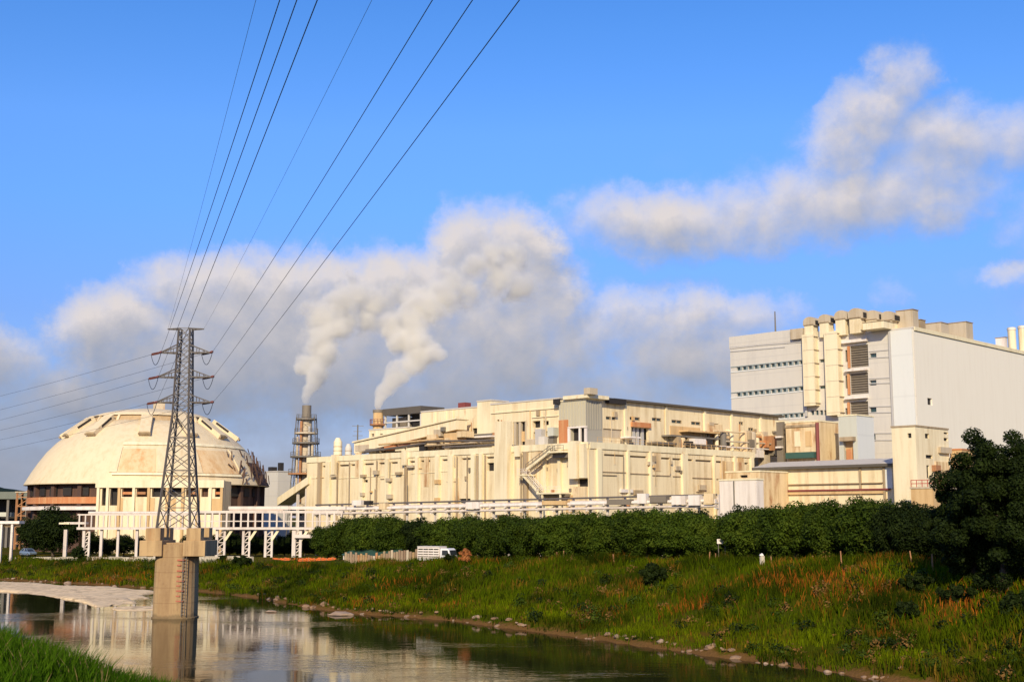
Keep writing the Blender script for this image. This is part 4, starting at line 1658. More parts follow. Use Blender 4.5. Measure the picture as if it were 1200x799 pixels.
# ------------------------------------------------------------------ tall white building on the right
CW = corner_at(1073, 266, 440)
fw, fwb = Face(CW, A_DIR, A_N), Face(CW, B_DIR, B_N)
tA = {px: fw.t(px, 0, 430) for px in (856, 943, 1046)}
zW = zat(384.5, 266)
rows = []
for k, (pa, pb, ya, yb, n) in enumerate(((856, 943, 433.2, 424.3, 13), (856, 943, 463.3, 455, 13), (893, 943, 489.3, 486.2, 8))):
    for i in range(n):
        a = pa + (pb - pa) * (i + .08) / n
        b = pa + (pb - pa) * (i + .74) / n
        y = ya + (yb - ya) * (i + .5) / n
        if k < 2 and i == 0:
            continue
        rows.append(fw.rect(a, b, y - 2.3, y + 2.3))
smallA = [fw.rect(1019, 1027, y - 3.2, y + 3.2) for y in (417, 448.5, 480)] + [fw.rect(1019, 1027, 374 + 6, 388)] + [fw.rect(1023, 1026, 508, 517)]
bays = [fw.rect(996.5, 1017.5, a, b) for a, b in ((404.5, 430), (437, 461.5), (470.5, 487))]
slits = [fw.rect(990.5, 995, a, b) for a, b in ((410, 424), (440, 455), (478, 486))]
recs = [fw.rect(960, 971.5, y - 2, y + 2) for y in (422.5, 453.5)] + [fw.rect(950 + i * 5.2, 954 + i * 5.2, 480.5, 486.5) for i in range(4)]
wB = [fwb.rect(1087, 1092.5, 466.5, 474.5)]
white = Block('white_building', 'tall windowless white industrial building with grey side and ribbon windows at the right', 'factory', CW, tA[856], 74, 3.5, zW, 'greyclad', 'roofpale', rows + bays + smallA + slits + recs, wB, .5, matB='offwhite')  # right face coloured paler than the left to make up for weaker sunlight
def pane(fr, h, root, mat='glass', dep=.5):
    o = back(fr, h, dep, 'window', mat, root)
    a, b, c, d = h
    f = MB()
    for t0, t1, z0, z1 in ((a, b, c, c + .1), (a, b, d - .1, d), (a, a + .1, c + .103, d - .103), (b - .1, b, c + .103, d - .103)):
        fr.box(f, t0, t1, z0, z1, -dep + .02, -dep + .2)
    f.build('window_frame', 'greyclad2', o)
for h in rows:
    pane(white.A, h, white.root, dep=.4)
for pa, pb, ya, yb in ((856.6, 942.8, 433.2, 424.3), (856.6, 942.8, 463.3, 455), (893, 942.8, 489.3, 486.2)):
    f = MB()
    slope_box(f, white.A, (pa, ya - 3.4), (pb, yb - 3.4), 1.0, -.02, .14)
    f.build('band_cap', 'band', white.root)
    f = MB()
    slope_box(f, white.A, (pa, ya + 2.5), (pb, yb + 2.5), 1.2, -.02, .12)
    f.build('band_sill', 'bluewhite', white.root)
for ra, rb in zip(rows[:-1], rows[1:]):
    if abs(ra[2] - rb[2]) > 1.5:
        continue
    f = MB()
    white.A.box(f, rb[1] + .02, ra[0] - .02, ra[2] + .02, ra[3] - .02, -.02, .05)
    f.build('band_panel', 'band', white.root)
for h in smallA + recs:
    pane(white.A, h, white.root, 'glass')
pane(white.B, wB[0], white.root, 'dark')
for h in slits:
    back(white.A, h, .5, 'slit_window', 'dark', white.root)
for h in bays:
    o = back(white.A, h, .5, 'louvre_bay', 'louvre', white.root)
    a, b, c, d = h
    f = MB()
    for z in np.arange(c + .35, d, .55):
        f.quad(white.A.P(a, z, -.48), white.A.P(b, z, -.48), white.A.P(b, z - .28, -.2), white.A.P(a, z - .28, -.2))
    f.build('louvre_blade', 'louvre', o)
    f = MB()
    white.A.box(f, b + .02, b + .55, c, d, -.02, .35)
    f.build('bay_jamb', 'orange', white.root)
for y in (433.5, 466):
    f = MB()
    white.A.pbox(f, 992, 1018, y - 1.2, y + 1.4, -.02, 1.1)
    f.build('slab', 'white', white.root)
# left part stands higher
f = MB()
t0 = tA[943]
zl = white.A.z(943, 384.3)
white.A.box(f, t0, tA[856] + .14, zW + .29, zl, -20, .13)
f.build('attic', 'greyclad', white.root)
f = MB()
white.A.pbox(f, 928.5, 943.5, 385.5, 397.6, -.02, .9)
f.build('attic_box', 'tan', white.root)
# shadow joints and ledges across the grey cladding
for pa, pb, ya, yb in ((856, 943, 406.5, 400), (856, 920, 411.5, 406), (1018.5, 1045.5, 411.5, 409), (1018.5, 1045.5, 419, 417.5), (1018.5, 1045.5, 443.2, 441.8), (1018.5, 1045.5, 448.8, 448), (1018.5, 1045.5, 476, 475.2), (1018.5, 1045.5, 483, 482.5), (1018.5, 1045.5, 507, 506.7), (1018.5, 1045.5, 515, 515), (1018.5, 1045.5, 389, 386.5)):
    f = MB()
    slope_box(f, white.A, (pa, ya), (pb, yb), 1.1, -.02, .14)
    f.build('ledge', 'greyclad2', white.root)
# the two big square ducts, and the pale blue strip at the corner
for a, b, y0, y1 in ((946, 959.5, 392.5, 476), (972, 987.5, 389, 487)):
    f = MB()
    white.A.pbox(f, a, b, y0, y1, -.02, 1.9)
    o = f.build('duct_shaft', 'cream2', white.root)
    for y in np.linspace(y0 + 3, y1 - 3, 6):
        f = MB()
        t0, t1, _, _ = white.A.rect(a, b, 400, 401)
        z = white.A.z((a + b) / 2, y)
        white.A.box(f, t0 - .02, t1 + .02, z - .06, z + .06, -.01, 1.93)
        f.build('duct_joint', 'tan', o)
f = MB()
white.A.box(f, .35, tA[1046], 4, zW - .1, -.02, .35)
f.build('corner_cladding', 'bluewhite', white.root)
f = MB()
white.A.box(f, tA[1046] + .02, tA[1046] + .5, 4, zW - .1, -.02, .45)
f.build('corner_pier', 'greyclad2', white.root)
f = MB()
white.A.pbox(f, 943.2, 945.6, 386, 488, -.02, .5)
f.build('corner_pier', 'greyclad2', white.root)
f = MB()
white.A.pbox(f, 988.5, 1018, 398, 401.5, -.02, 1.0)
f.build('slab', 'white', white.root)
f = MB()
white.B.box(f, .02, 74, zW - .5, zW + .33, .13, .3)
f.build('roof_flashing', 'pilaster', white.root)
# roof plant: hooded cowls in a row
zr = zW + .29
def cowl(px, y, wpx, ytop, label):
    p = ray(px, 390, y)
    s = y / F
    w = wpx * s
    zt = zat(ytop, y)
    r = thing('roof_cowl', label, 'vent', (p.x, p.y, zr), 'hooded vents on the white building')
    z1 = zt - w * .62
    g = MB()
    g.box((p.x, p.y, (zr + z1) / 2 - .1), (w * .86, w * .86, z1 - zr + .2), math.pi / 4)
    g.build('vent_shaft', 'cream2', r)
    # rounded hood, its mouth turned right
    g = MB()
    d = Vector((S2, -S2, 0))
    e = Vector((S2, S2, 0))
    c = Vector((p.x, p.y, z1))
    prof = [(-.5, 0), (-.5, .25)] + [(-.5 + .55 * (1 - math.cos(q * math.pi / 12)), .25 + .40 * math.sin(q * math.pi / 12)) for q in range(1, 7)] + [(.30, .62), (.50, .52), (.62, .36), (.62, -.12), (.45, -.10), (.42, 0)]
    poly = [c + d * (a * w) + Vector((0, 0, b * w)) - e * (w * .48) for a, b in prof]
    g.prism(poly, e * (w * .96))
    h = g.build('hood', 'tan', r)
    g = MB()
    q = [c + d * (.63 * w) + e * (a * w) + Vector((0, 0, b * w)) for a, b in ((-.38, -.06), (.38, -.06), (.38, .30), (-.38, .30))]
    g.prism(q, d * .06)
    g.build('mouth', 'dark', h)
    g = MB()
    g.box((p.x, p.y, z1 - .08), (w * 1.0, w * 1.0, .22), math.pi / 4)
    g.build('collar', 'grime', r)
for i, (px, y, w, yt) in enumerate(((951, 284, 14, 372.5), (969, 281, 14, 369.5), (988.5, 278, 15, 365), (1006, 275, 17, 362.5), (1025, 274, 16, 365), (1043, 272.5, 16, 366))):
    cowl(px, y, w, yt, ('leftmost small hooded vent above the left square duct', 'second hooded vent on the white building roof', 'third hooded vent on the white building roof', 'largest hooded vent, fourth in the row from the left', 'fifth hooded vent from the left, right of the largest one', 'rightmost hooded vent, beside the square tan roof box')[i])
def rbox(name, label, px, y, wpx, ytop, dep, mat, ybase=None, hatch=None):
    p = ray(px, 390, y)
    s = y / F
    w = wpx * s
    zt = zat(ytop, y)
    z0 = zr if ybase is None else zat(ybase, y)
    r = thing(name, label, 'roof box', (p.x, p.y, z0))
    g = MB()
    g.box((p.x, p.y, (z0 + zt) / 2), (w * .75, dep, zt - z0), math.pi / 4)
    g.build('housing', mat, r)
    g = MB()
    g.box((p.x, p.y, zt + .06), (w * .75 + .3, dep + .3, .14), math.pi / 4)
    g.build('lid', 'grime', r)
    if hatch:
        g = MB()
        q = Vector((p.x, p.y, z0 + (zt - z0) * .5)) + Vector((S2, -S2, 0)) * (w * .375)
        g.box(q, (.1, dep * .5, (zt - z0) * .5), math.pi / 4) if False else g.box((q.x, q.y, q.z), (.12, dep * .5, (zt - z0) * .5), -math.pi / 4)
        g.build('hatch', 'dark', r)
    return r
rbox('roof_duct', 'long tan rusty duct along the roof behind the right hooded vents', 1034, 280, 40, 371, 3, 'tan')
rbox('penthouse', 'pale cream penthouse on the roof below the two right hooded vents', 1030, 270.5, 34, 378.5, 5, 'cream2')
rbox('roof_unit', 'square tan box on the roof right above the corner of the white building', 1064, 272, 18, 364.5, 4, 'tan', hatch=1)
rbox('roof_unit', 'dark grey low box behind the corner on the white roof', 1075, 279, 16, 376, 3, 'grime')
rbox('roof_unit', 'long low tan box on the roof along the right face', 1098, 284, 26, 379.8, 4, 'tan')
rbox('roof_unit', 'square tan box at the right end of the long low one', 1122, 290, 24, 379.5, 6, 'tan', hatch=1)
rbox('roof_unit', 'small white box at the foot of the two right stacks', 1173, 305, 7, 396, 2.5, 'white')
for px, y0, lab in ((1185.5, 384, 'left one of the two white roof stacks at the right edge'), (1198, 382, 'right one of the two white roof stacks at the frame edge')):
    y = 308
    p = ray(px, 390, y)
    r = thing('roof_stack', lab, 'chimney', (p.x, p.y, zr), 'white roof stacks')
    g = MB()
    w = 4.6 * y / F
    g.lathe([(w, zr), (w, zat(y0, y)), (w * .85, zat(y0, y)), (w * .85, zat(y0, y) - 1)], (p.x, p.y, 0), 18)
    g.build('shaft', 'cream2', r)
    g = MB()
    g.lathe([(w * 1.02, zat(y0 + 3, y)), (w * 1.12, zat(y0 + 3, y)), (w * 1.12, zat(y0 + 1, y)), (w * 1.02, zat(y0 + 1, y))], (p.x, p.y, 0), 18)
    g.build('collar', 'white', r)
p = ray(908.5, 380, 295)
r = thing('roof_mast', 'thin dark mast on the roof of the grey left part', 'mast', (p.x, p.y, zl))
g = MB()
g.tube((p.x, p.y, zl - .1), (p.x, p.y, zat(365, 295)), .22, .14)
g.build('pole', 'steel', r)
g = MB()
g.lathe([(.2, zl), (.55, zl), (.55, zl + .35), (.2, zl + .35)], (p.x, p.y, 0), 12)
g.build('base', 'steel', r)

# ------------------------------------------------------------------ low buildings in front of it
c = corner_at(960.5, 262)
anx = Block('cream_annex', 'low cream flat roofed annex with a dark red pipe before the white building', 'building', c, lenA(c, 922), lenB(c, 984), 4, zat(493.5, 262), 'creamrust', 'pilaster')
g = MB()
g.tube(anx.A.P(0.05, 4, .35), anx.A.P(.05, anx.z1 - .3, .35), .38)
g.build('riser_pipe', 'darkred', anx.root)
g = MB()
anx.A.pbox(g, 925, 958, 530, 537, -.02, 1.5)
g.build('canopy', 'greenroof', anx.root)
for px in (931, 944):
    g = MB()
    anx.A.pbox(g, px, px + 7, 505, 523, -.02, .12)
    g.build('stained_panel', 'rustpale' if px > 940 else 'cream2', anx.root)
g = MB()
anx.A.box(g, 0.3, anx.ua, anx.z1 - 1.0, anx.z1 - .5, -.02, .25)
g.build('cornice', 'grime', anx.root)
c = corner_at(918.5, 270)
gap = Block('dark_gap_house', 'narrow brown recessed link between the upper hall and the cream annex', 'building', c, lenA(c, 911), lenB(c, 925), 4, zat(494, 270), 'louvre', 'pilaster')
for y in (512, 524):
    g = MB()
    gap.A.pbox(g, 911, 918, y - 1, y + 1, -.02, .8)
    g.build('slab', 'white', gap.root)
c = corner_at(1006, 257)
hz_ = [Face(c, A_DIR, A_N).rect(989, 1000, 517, 541)]
grey = Block('grey_annex', 'pale grey green box building with a stained doorway before the white building', 'building', c, lenA(c, 984.5), lenB(c, 1026), 4, zat(486.5, 257), 'greengrey', 'pilaster', hz_, (), .8, matB='bluewhite')
back(grey.A, hz_[0], .8, 'door_opening', 'rustpale', grey.root)
g = MB()
grey.A.pbox(g, 987, 1003, 512, 516.8, -.02, 1.2)
g.build('canopy', 'grime', grey.root)
g = MB()
grey.A.pbox(g, 991, 998, 526, 541, -.75, -.3)
g.build('machine', 'orange', grey.root)
c = corner_at(1046.3, 234)
zlow = zat(545.5, 234)
low = Block('low_shed', 'long low cream shed with a pale roof below the white building', 'shed', c, lenA(c, 886), 12, 4, zlow, 'cream', 'roofpale')
g = MB()
low.A.box(g, -.3, low.ua + .4, zlow - .1, zlow + .42, -12.3, 1.0)
g.build('eaves', 'roof', low.root)
# its roof rises behind the eaves
g = MB()
T = low.A
P = [T.P(-.3, zlow + .43, .9), T.P(low.ua + .4, zlow + .43, .9), T.P(low.ua + .4, zlow + 1.75, -6), T.P(-.3, zlow + 1.75, -6)]
P2 = [T.P(-.3, zlow + .43, -12), T.P(low.ua + .4, zlow + .43, -12)]
g.add(P + P2, [(0, 1, 2, 3), (3, 2, 5, 4), (0, 3, 4), (1, 5, 2), (0, 4, 5, 1)])
g.build('pitched_roof', 'roofpale', low.root)
for px in (888, 1008, 1036):
    g = MB()
    t = low.A.t(px)
    low.A.box(g, t - .2, t + .2, 4, zlow - .12, -.02, .3)
    g.build('pilaster', 'darkred' if px == 888 else 'grime', low.root)
g = MB()
low.A.pbox(g, 1036.5, 1046, 546, 572, -.02, .12)
g.build('shade_panel', 'bluewhite', low.root)  # bluish panel: shade beside the cream tower, put into the wall colour
for a, b, y0, y1, m in ((890, 1044, 573.2, 575.2, 'darkred'), (889, 1036, 576, 579, 'rustpale'), (925, 1035, 566, 567, 'grime')):
    g = MB()
    low.A.pbox(g, a, b, y0, y1, -.02, .45)
    g.build('pipe_run', m, low.root)
c = corner_at(1074.5, 224)
hA = [Face(c, A_DIR, A_N).rect(1063.5, 1068, 507.5, 513)]
hB = [Face(c, B_DIR, B_N).rect(a, b, y0, y1) for a, b, y0, y1 in ((1084, 1089, 508, 513.5), (1106, 1111, 506.5, 508.5), (1106, 1111, 513, 516.5), (1085, 1093, 533, 537), (1086, 1089.5, 545, 560))]
ctw = Block('cream_tower', 'square cream tower block with tiny windows in front of the white building', 'building', c, lenA(c, 1046.5), lenB(c, 1113), 5, zat(499.5, 224), 'cream2', 'grime', hA, hB, .35)
for h in hA:
    back(ctw.A, h, .35, 'window', 'dark', ctw.root)
for h in hB:
    back(ctw.B, h, .35, 'window', 'dark', ctw.root)
for a, b, y0, y1, m, d in ((1092, 1098, 545, 552, 'rust', .8), (1096, 1112, 541, 566, 'creamrust', .15), (1099, 1112, 524, 531, 'tan', .6)):
    g = MB()
    ctw.B.pbox(g, a, b, y0, y1, -.02, d)
    g.build('stained_panel', m, ctw.root)
c = corner_at(1106, 221)
lw = Block('rusty_annex', 'low pinkish annex with a red handrail at the foot of the cream tower', 'building', corner_at(1092, 216), lenA(corner_at(1092, 216), 1066), 14, 5, zat(572, 216), 'rustpale', 'tan')
g = MB()
for z in (.6, 1.2):
    g.bar(lw.A.P(0, lw.z1 + .28 + z, -.2), lw.A.P(lw.ua, lw.z1 + .28 + z, -.2), .12)
    g.bar(lw.B.P(0, lw.z1 + .28 + z, -.2), lw.B.P(14, lw.z1 + .28 + z, -.2), .12)
for t in np.linspace(0, lw.ua, 5):
    g.bar(lw.A.P(t, lw.z1 + .2, -.2), lw.A.P(t, lw.z1 + 1.5, -.2), .1)
g.build('handrail', 'redpaint', lw.root)
c = corner_at(1128, 232)
ob = Block('orange_house', 'small orange stained house peeping out between cream tower and big tree', 'building', c, lenA(c, 1114), 8, 5, zat(527, 232), 'rustpale', 'orange')
# white tank house
c = corner_at(886, 226)
wt = Block('white_tank_house', 'plain white box building with one dark joint above the tree row', 'building', c, lenA(c, 842.5), 2.2, 4.5, zat(562, 226), 'white', 'pilaster')
for px in (860.5,):
    g = MB()
    wt.A.pbox(g, px - .5, px + .5, 563.5, 592, -.02, .2)
    g.build('downpipe', 'steel', wt.root)
c = corner_at(890, 243)
wl = Block('cream_lean_to', 'cream lean-to with a dark slot behind the white box building', 'building', c, lenA(c, 850), 10, 4.5, zat(552.5, 243), 'creamrust', 'pilaster', [Face(c, A_DIR, A_N).rect(867, 876, 556.5, 559.5)])
back(wl.A, Face(c, A_DIR, A_N).rect(867, 876, 556.5, 559.5), .5, 'opening', 'dark', wl.root)
# ------------------------------------------------------------------ the dome store
DY = 300.0
DX = kx(176.5, 530) * DY
dome = thing('dome_store', 'huge cream concrete dome with raised chutes near its top on a dark rusty skirt', 'dome', (DX, DY, 2.6))
sd = DY / F
def dz(py):
    return zat(py, DY)
cap = [(0.05, dz(479.8)), (4, dz(480.3)), (8, dz(482.5)), (11.5, dz(486.2)), (13.9, dz(490.3)), (13.9, dz(490.8))]
band = [(13.35, dz(490.6)), (14.1, dz(497.3))]
shell = [(14.1, dz(497.3)), (14.35, dz(497.0)), (16.6, dz(503.5)), (19.4, dz(513)), (21.6, dz(522)), (23.6, dz(532.5)), (25.4, dz(545)), (26.8, dz(556)), (28.2, dz(568.5)), (28.3, dz(570)), (27.6, dz(570))]
for nm, pr, m in (('cap', cap, 'dome'), ('band', band, 'domestain'), ('shell', shell, 'dome')):
    g = MB()
    g.lathe(pr, (DX, DY, 0), 96)
    g.build(nm, m, dome, smooth=nm != 'band')
g = MB()
p = Vector((DX + 1.6, DY, 0))
g.box((p.x, p.y, dz(476.3)), (2.7, 2.7, 1.9), .3)
g.box((p.x, p.y, dz(476.3) + 1.0), (3.1, 3.1, .2), .3)
g.build('top_box', 'tan', dome)
def pol(a, r, z):
    return Vector((DX + r * math.cos(a), DY + r * math.sin(a), z))
N = 14
for k in range(N):
    a = -math.pi / 2 + 0.05 + 2 * math.pi * k / N
    if k % 1 == 0:
        g = MB()
        ra = a + math.pi / N * 0.55
        g.bar(pol(ra, 13.5, dz(490.5)), pol(ra, 14.35, dz(497.6)), .55, .5)
        g.build('rib', 'dome', dome)
# raised chutes running down from the band
for deg in (-163, -141, -114, -78, -48, -22, 8, 40, 75, 110, 150, 172):
    a = math.radians(deg)
    ct = Vector((math.cos(a), math.sin(a), 0))
    tg = Vector((-math.sin(a), math.cos(a), 0))
    p0, p1 = pol(a, 14.6, dz(493.0)), pol(a, 20.6, dz(514.0))
    up = Vector((ct.x * .55, ct.y * .55, .8))
    g = MB()
    w = tg * 1.25
    d = up * .5
    b = up * -.9
    g.hexa([p0 - w + b, p0 + w + b, p1 + w + b, p1 - w + b, p0 - w + d, p0 + w + d, p1 + w + d, p1 - w + d])
    o = g.build('chute', 'dome', dome)
    g = MB()
    s = -1 if deg < -90 else 1
    q0, q1 = p0.lerp(p1, .12), p0.lerp(p1, .62)
    w2 = tg * (s * -1.26)
    g.hexa([q0 + w2 - up * .15, q1 + w2 - up * .15, q1 + w2 * 1.02 - up * .15, q0 + w2 * 1.02 - up * .15,
            q0 + w2 + up * .38, q1 + w2 + up * .38, q1 + w2 * 1.02 + up * .38, q0 + w2 * 1.02 + up * .38])
    g.build('side_slot', 'dark', o)
    g = MB()
    g.hexa([p1 - w * 1.1 + b * .3, p1 + w * 1.1 + b * .3, p1 + w * 1.1 + ct * .5 + b * .5, p1 - w * 1.1 + ct * .5 + b * .5,
            p1 - w * 1.1 + d * .35, p1 + w * 1.1 + d * .35, p1 + w * 1.1 + ct * .5 + d * .1, p1 - w * 1.1 + ct * .5 + d * .1])
    g.build('chute_foot', 'grime', o)
# skirt wall, openings between columns, orange band
g = MB()
g.lathe([(26.4, 2), (26.4, dz(570.2))], (DX, DY, 0), 72)
g.build('skirt', 'darkrust', dome)
for k in range(22):
    a = 2 * math.pi * (k + .5) / 22
    g = MB()
    q = pol(a, 26.9, 0)
    g.box((q.x, q.y, (2 + dz(570.4)) / 2), (.9, 1.0, dz(570.4) - 2), a)
    g.build('column', 'darkrust', dome)
g = MB()
g.lathe([(26.5, dz(591)), (27.45, dz(591)), (27.45, dz(584)), (26.5, dz(584))], (DX, DY, 0), 40, math.radians(-165), math.radians(-60))
g.build('rusty_gutter', 'orange', dome)
g = MB()
g.lathe([(26.5, dz(598)), (28.6, dz(598)), (28.6, dz(594.5)), (26.5, dz(593.5))], (DX, DY, 0), 40, math.radians(-150), math.radians(-40))
g.build('canopy', 'white', dome)
for k in range(18):
    a = math.radians(-172 + k * 9.6)
    g = MB()
    z0, z1 = dz(582.5), dz(573)
    q = pol(a, 26.5, (z0 + z1) / 2)
    g.box(q, (.5, 2.4, z1 - z0), a)
    g.build('opening', 'dark', dome)
# scaffold-like rusty patch at the dome's right shoulder
rg = random.Random(6)
g = MB()
for k in range(46):
    a = math.radians(rg.uniform(-30, 14))
    t = rg.uniform(0, 1) ** .8
    r = 23.4 + t * 5
    z = dz(531 + t * 38)
    h = rg.uniform(.8, 2.8) * (.5 + t)
    g = MB()
    g.bar(pol(a, r + .3, z), pol(a + rg.uniform(-.05, .05), r + .25 - .3 * h * .4, z + h), rg.uniform(.08, .3))
    g.build('rusty_pipe', 'darkrust', dome)
g = MB()
g.lathe([(25.1, dz(543)), (25.55, dz(543)), (27.0, dz(556)), (28.42, dz(569)), (28.0, dz(569.5))], (DX, DY, 0), 16, math.radians(-14), math.radians(24))
g.build('stain_patch', 'darkrust', dome)
# projecting bays on the front slope, stained orange
def shell_r(z):
    pr = [(r, h) for r, h in shell[1:10]]
    for (r0, h0), (r1, h1) in zip(pr[:-1], pr[1:]):
        if h1 <= z <= h0:
            return r0 + (r1 - r0) * (h0 - z) / (h0 - h1)
    return pr[-1][0] if z < pr[-1][1] else pr[0][0]


def bay(px0, px1, py0, py1, out, m, nm='bay'):
    """curved panel standing a little proud of the shell"""
    z0, z1 = dz(py1) + .3, dz(py0) + .3
    rm = shell_r((z0 + z1) / 2)
    def ang(px):
        x = kx(px, (py0 + py1) / 2) * (DY - rm * .85) - DX
        return -math.pi / 2 + math.asin(max(-1, min(1, x / rm)))
    zs = np.linspace(z0, z1, 6)
    pr = [(shell_r(z0) - .3, z0)] + [(shell_r(z) + out, z) for z in zs] + [(shell_r(z1) - .3, z1)]
    g = MB()
    a0, a1 = ang(px0), ang(px1)
    g.lathe(pr, (DX, DY, 0), 10, a0, a1)
    n = 11
    for k in (0, 10):
        idx = [r * n + k for r in range(len(pr))]
        g.f.append(tuple(idx))
    g.build(nm, m, dome)
bay(147.5, 186, 533, 559, .12, 'bayrust')
bay(231, 261.5, 533, 559, .12, 'bayrust')
bay(150, 264, 525.5, 528.5, .35, 'pilaster', 'bay_lintel')
bay(138, 268, 559.5, 562, .5, 'pilaster', 'bay_sill')
bay(138, 146.5, 531, 559, .25, 'dome', 'bay_pier')
bay(187, 230, 531, 559, .25, 'dome', 'bay_pier')
bay(262.5, 268, 531, 559, .25, 'dome', 'bay_pier')

# annex in front of the dome
AY = 268.0
fa2 = Face((kx(262) * AY, AY), (-1, 0), (0, -1))
an = thing('dome_annex', 'cream colonnaded annex with stained openings under the front of the dome', 'building', (fa2.P(14, 2.6).x, AY + 5, 2.6))
zA = zat(563, AY)
L = fa2.t(115.5)
opn = []
for a, b in ((119.5, 126.5), (129, 140), (143, 157), (160, 174), (178, 196), (199, 214), (218, 232), (236, 244), (252, 260)):
    opn.append(fa2.rect(a, b, 571.5, 582 if a > 140 else 592))
g = MB()
wall(g, fa2, 0, L, 2.6, zA, opn, 1.2)
for s in (0, L):
    g.quad(fa2.P(s, 2.6), fa2.P(s, zA), fa2.P(s, zA, -8), fa2.P(s, 2.6, -8))
g.quad(fa2.P(0, zA), fa2.P(L, zA), fa2.P(L, zA, -8), fa2.P(0, zA, -8))
g.build('wall', 'rustpale' if False else 'cream', an)
for i, h in enumerate(opn):
    back(fa2, h, 1.2, 'opening', 'darkrust' if i in (2, 3, 6, 7) else 'dark', an)
g = MB()
fa2.box(g, -.3, L + .3, zat(571.2, AY), zA + .1, -.5, .5)
g.build('fascia', 'cream2', an)
for px in (117, 128, 141.5, 158.5, 176, 197.5, 216, 234, 248, 261):
    g = MB()
    t = fa2.t(px)
    fa2.box(g, t - .28, t + .28, 2.6, zat(571.3, AY), -.02, .42)
    g.build('column', 'pilaster' if px in (117, 128, 158.5, 248) else 'rustpale', an)
for a, b, m in ((143, 157, 'orange'), (160, 170, 'rust'), (252, 260, 'orange'), (222, 230, 'rust')):
    g = MB()
    fa2.pbox(g, a, b, 576, 579, -.8, -.3)
    g.build('stained_beam', m, an)
for a, b, y0, y1 in ((139, 144, 583, 603), (175, 181, 583, 603), (247, 259, 584, 602), (200, 206, 584, 603)):
    g = MB()
    fa2.pbox(g, a, b, y0, y1, -.02, .1)
    g.build('stained_panel', 'rustpale', an)

# ------------------------------------------------------------------ white pipe bridge along the river
BY = 236.0
fb2 = Face((kx(404) * BY, BY), (-1, 0), (0, -1))
br = thing('pipe_bridge', 'long white pipe bridge on tall posts with a railed deck along the river', 'bridge', (fb2.P(30, 3).x, BY, 3.0))
def bz(py):
    return zat(py, BY)
T = lambda p: fb2.t(p, 0, 612)
for a, b, y0, y1, o0, o1, m, nm in ((90, 402, 617.5, 620.3, -2.2, 0.1, 'white', 'deck_beam'), (91, 230, 602, 603.6, -.1, .1, 'white', 'top_rail'), (230, 402, 598.2, 601, -2.0, .1, 'white', 'top_rail'), (230, 400, 609.8, 611, -.1, .08, 'white', 'mid_rail'), (266, 404, 593, 596.5, -2.4, -1.2, 'white', 'pipe_cover'), (75, 100, 611.5, 614, -2, .1, 'white', 'deck_beam'), (345, 372, 626, 630, -1.8, .3, 'white', 'side_platform')):
    g = MB()
    fb2.pbox(g, a, b, y0, y1, o0, o1)
    g.build(nm, 'bridgewhite' if m == 'white' else m, br)
for px in np.arange(93, 230, 7.1):
    g = MB()
    t = T(px)
    fb2.box(g, t - .12, t + .12, bz(617.4), bz(603.65), -.08, .12)
    g.build('rail_post', 'bridgewhite', br)
for px in np.arange(232, 402, 8.4):
    g = MB()
    t = T(px)
    fb2.box(g, t - .15, t + .15, bz(617.4), bz(601.05), -.1, .14)
    g.build('rail_post', 'bridgewhite', br)
for px, yb, w in ((76.5, 652, .6), (98, 634, .5), (104, 634, .35), (118.5, 652, .5), (138, 652, .45), (160, 652, .5), (182, 652, .5), (254, 650, .5), (263, 650, .4), (285, 647, .45), (292, 646, .35), (311, 648, .45), (318.5, 648, .4), (344.5, 656, .7), (352, 656, .5), (398, 648, .5)):
    g = MB()
    t = T(px)
    fb2.box(g, t - w / 2, t + w / 2, 1.5, bz(620.3), -.9, -.9 + w)
    g.build('post', 'bridgewhite', br)
for a, b in ((254, 263), (285, 292), (311, 318.5), (344.5, 352), (98, 104)):
    g = MB()
    t0, t1 = T(a), T(b)
    zs = np.linspace(bz(650), bz(621), 5)
    for i in range(4):
        g.bar(fb2.P(t0, zs[i], -.7), fb2.P(t1, zs[i + 1], -.7), .16)
        g.bar(fb2.P(t0, zs[i], -.7), fb2.P(t1, zs[i], -.7), .16)
    g.build('post_bracing', 'bridgewhite', br)
for px, s in ((263.5, 1), (318, 1), (352.5, 1), (292, 1)):
    g = MB()
    g.bar(fb2.P(T(px), bz(633), -.7), fb2.P(T(px + 8 * s), bz(620.5), -.7), .45)
    g.build('knee_brace', 'pilaster', br)
for a, b, z in ((266, 330, 596.5), (100, 262, 600.8)):
    g = MB()
    g.tube(fb2.P(T(a), bz(z), -1.6), fb2.P(T(b), bz(z), -1.6), .3)
    g.build('pipe', 'bridgewhite', br)
g = MB()
fb2.pbox(g, 70, 82, 612, 614, -1.5, .4)
g.build('portal_beam', 'pilaster', br)

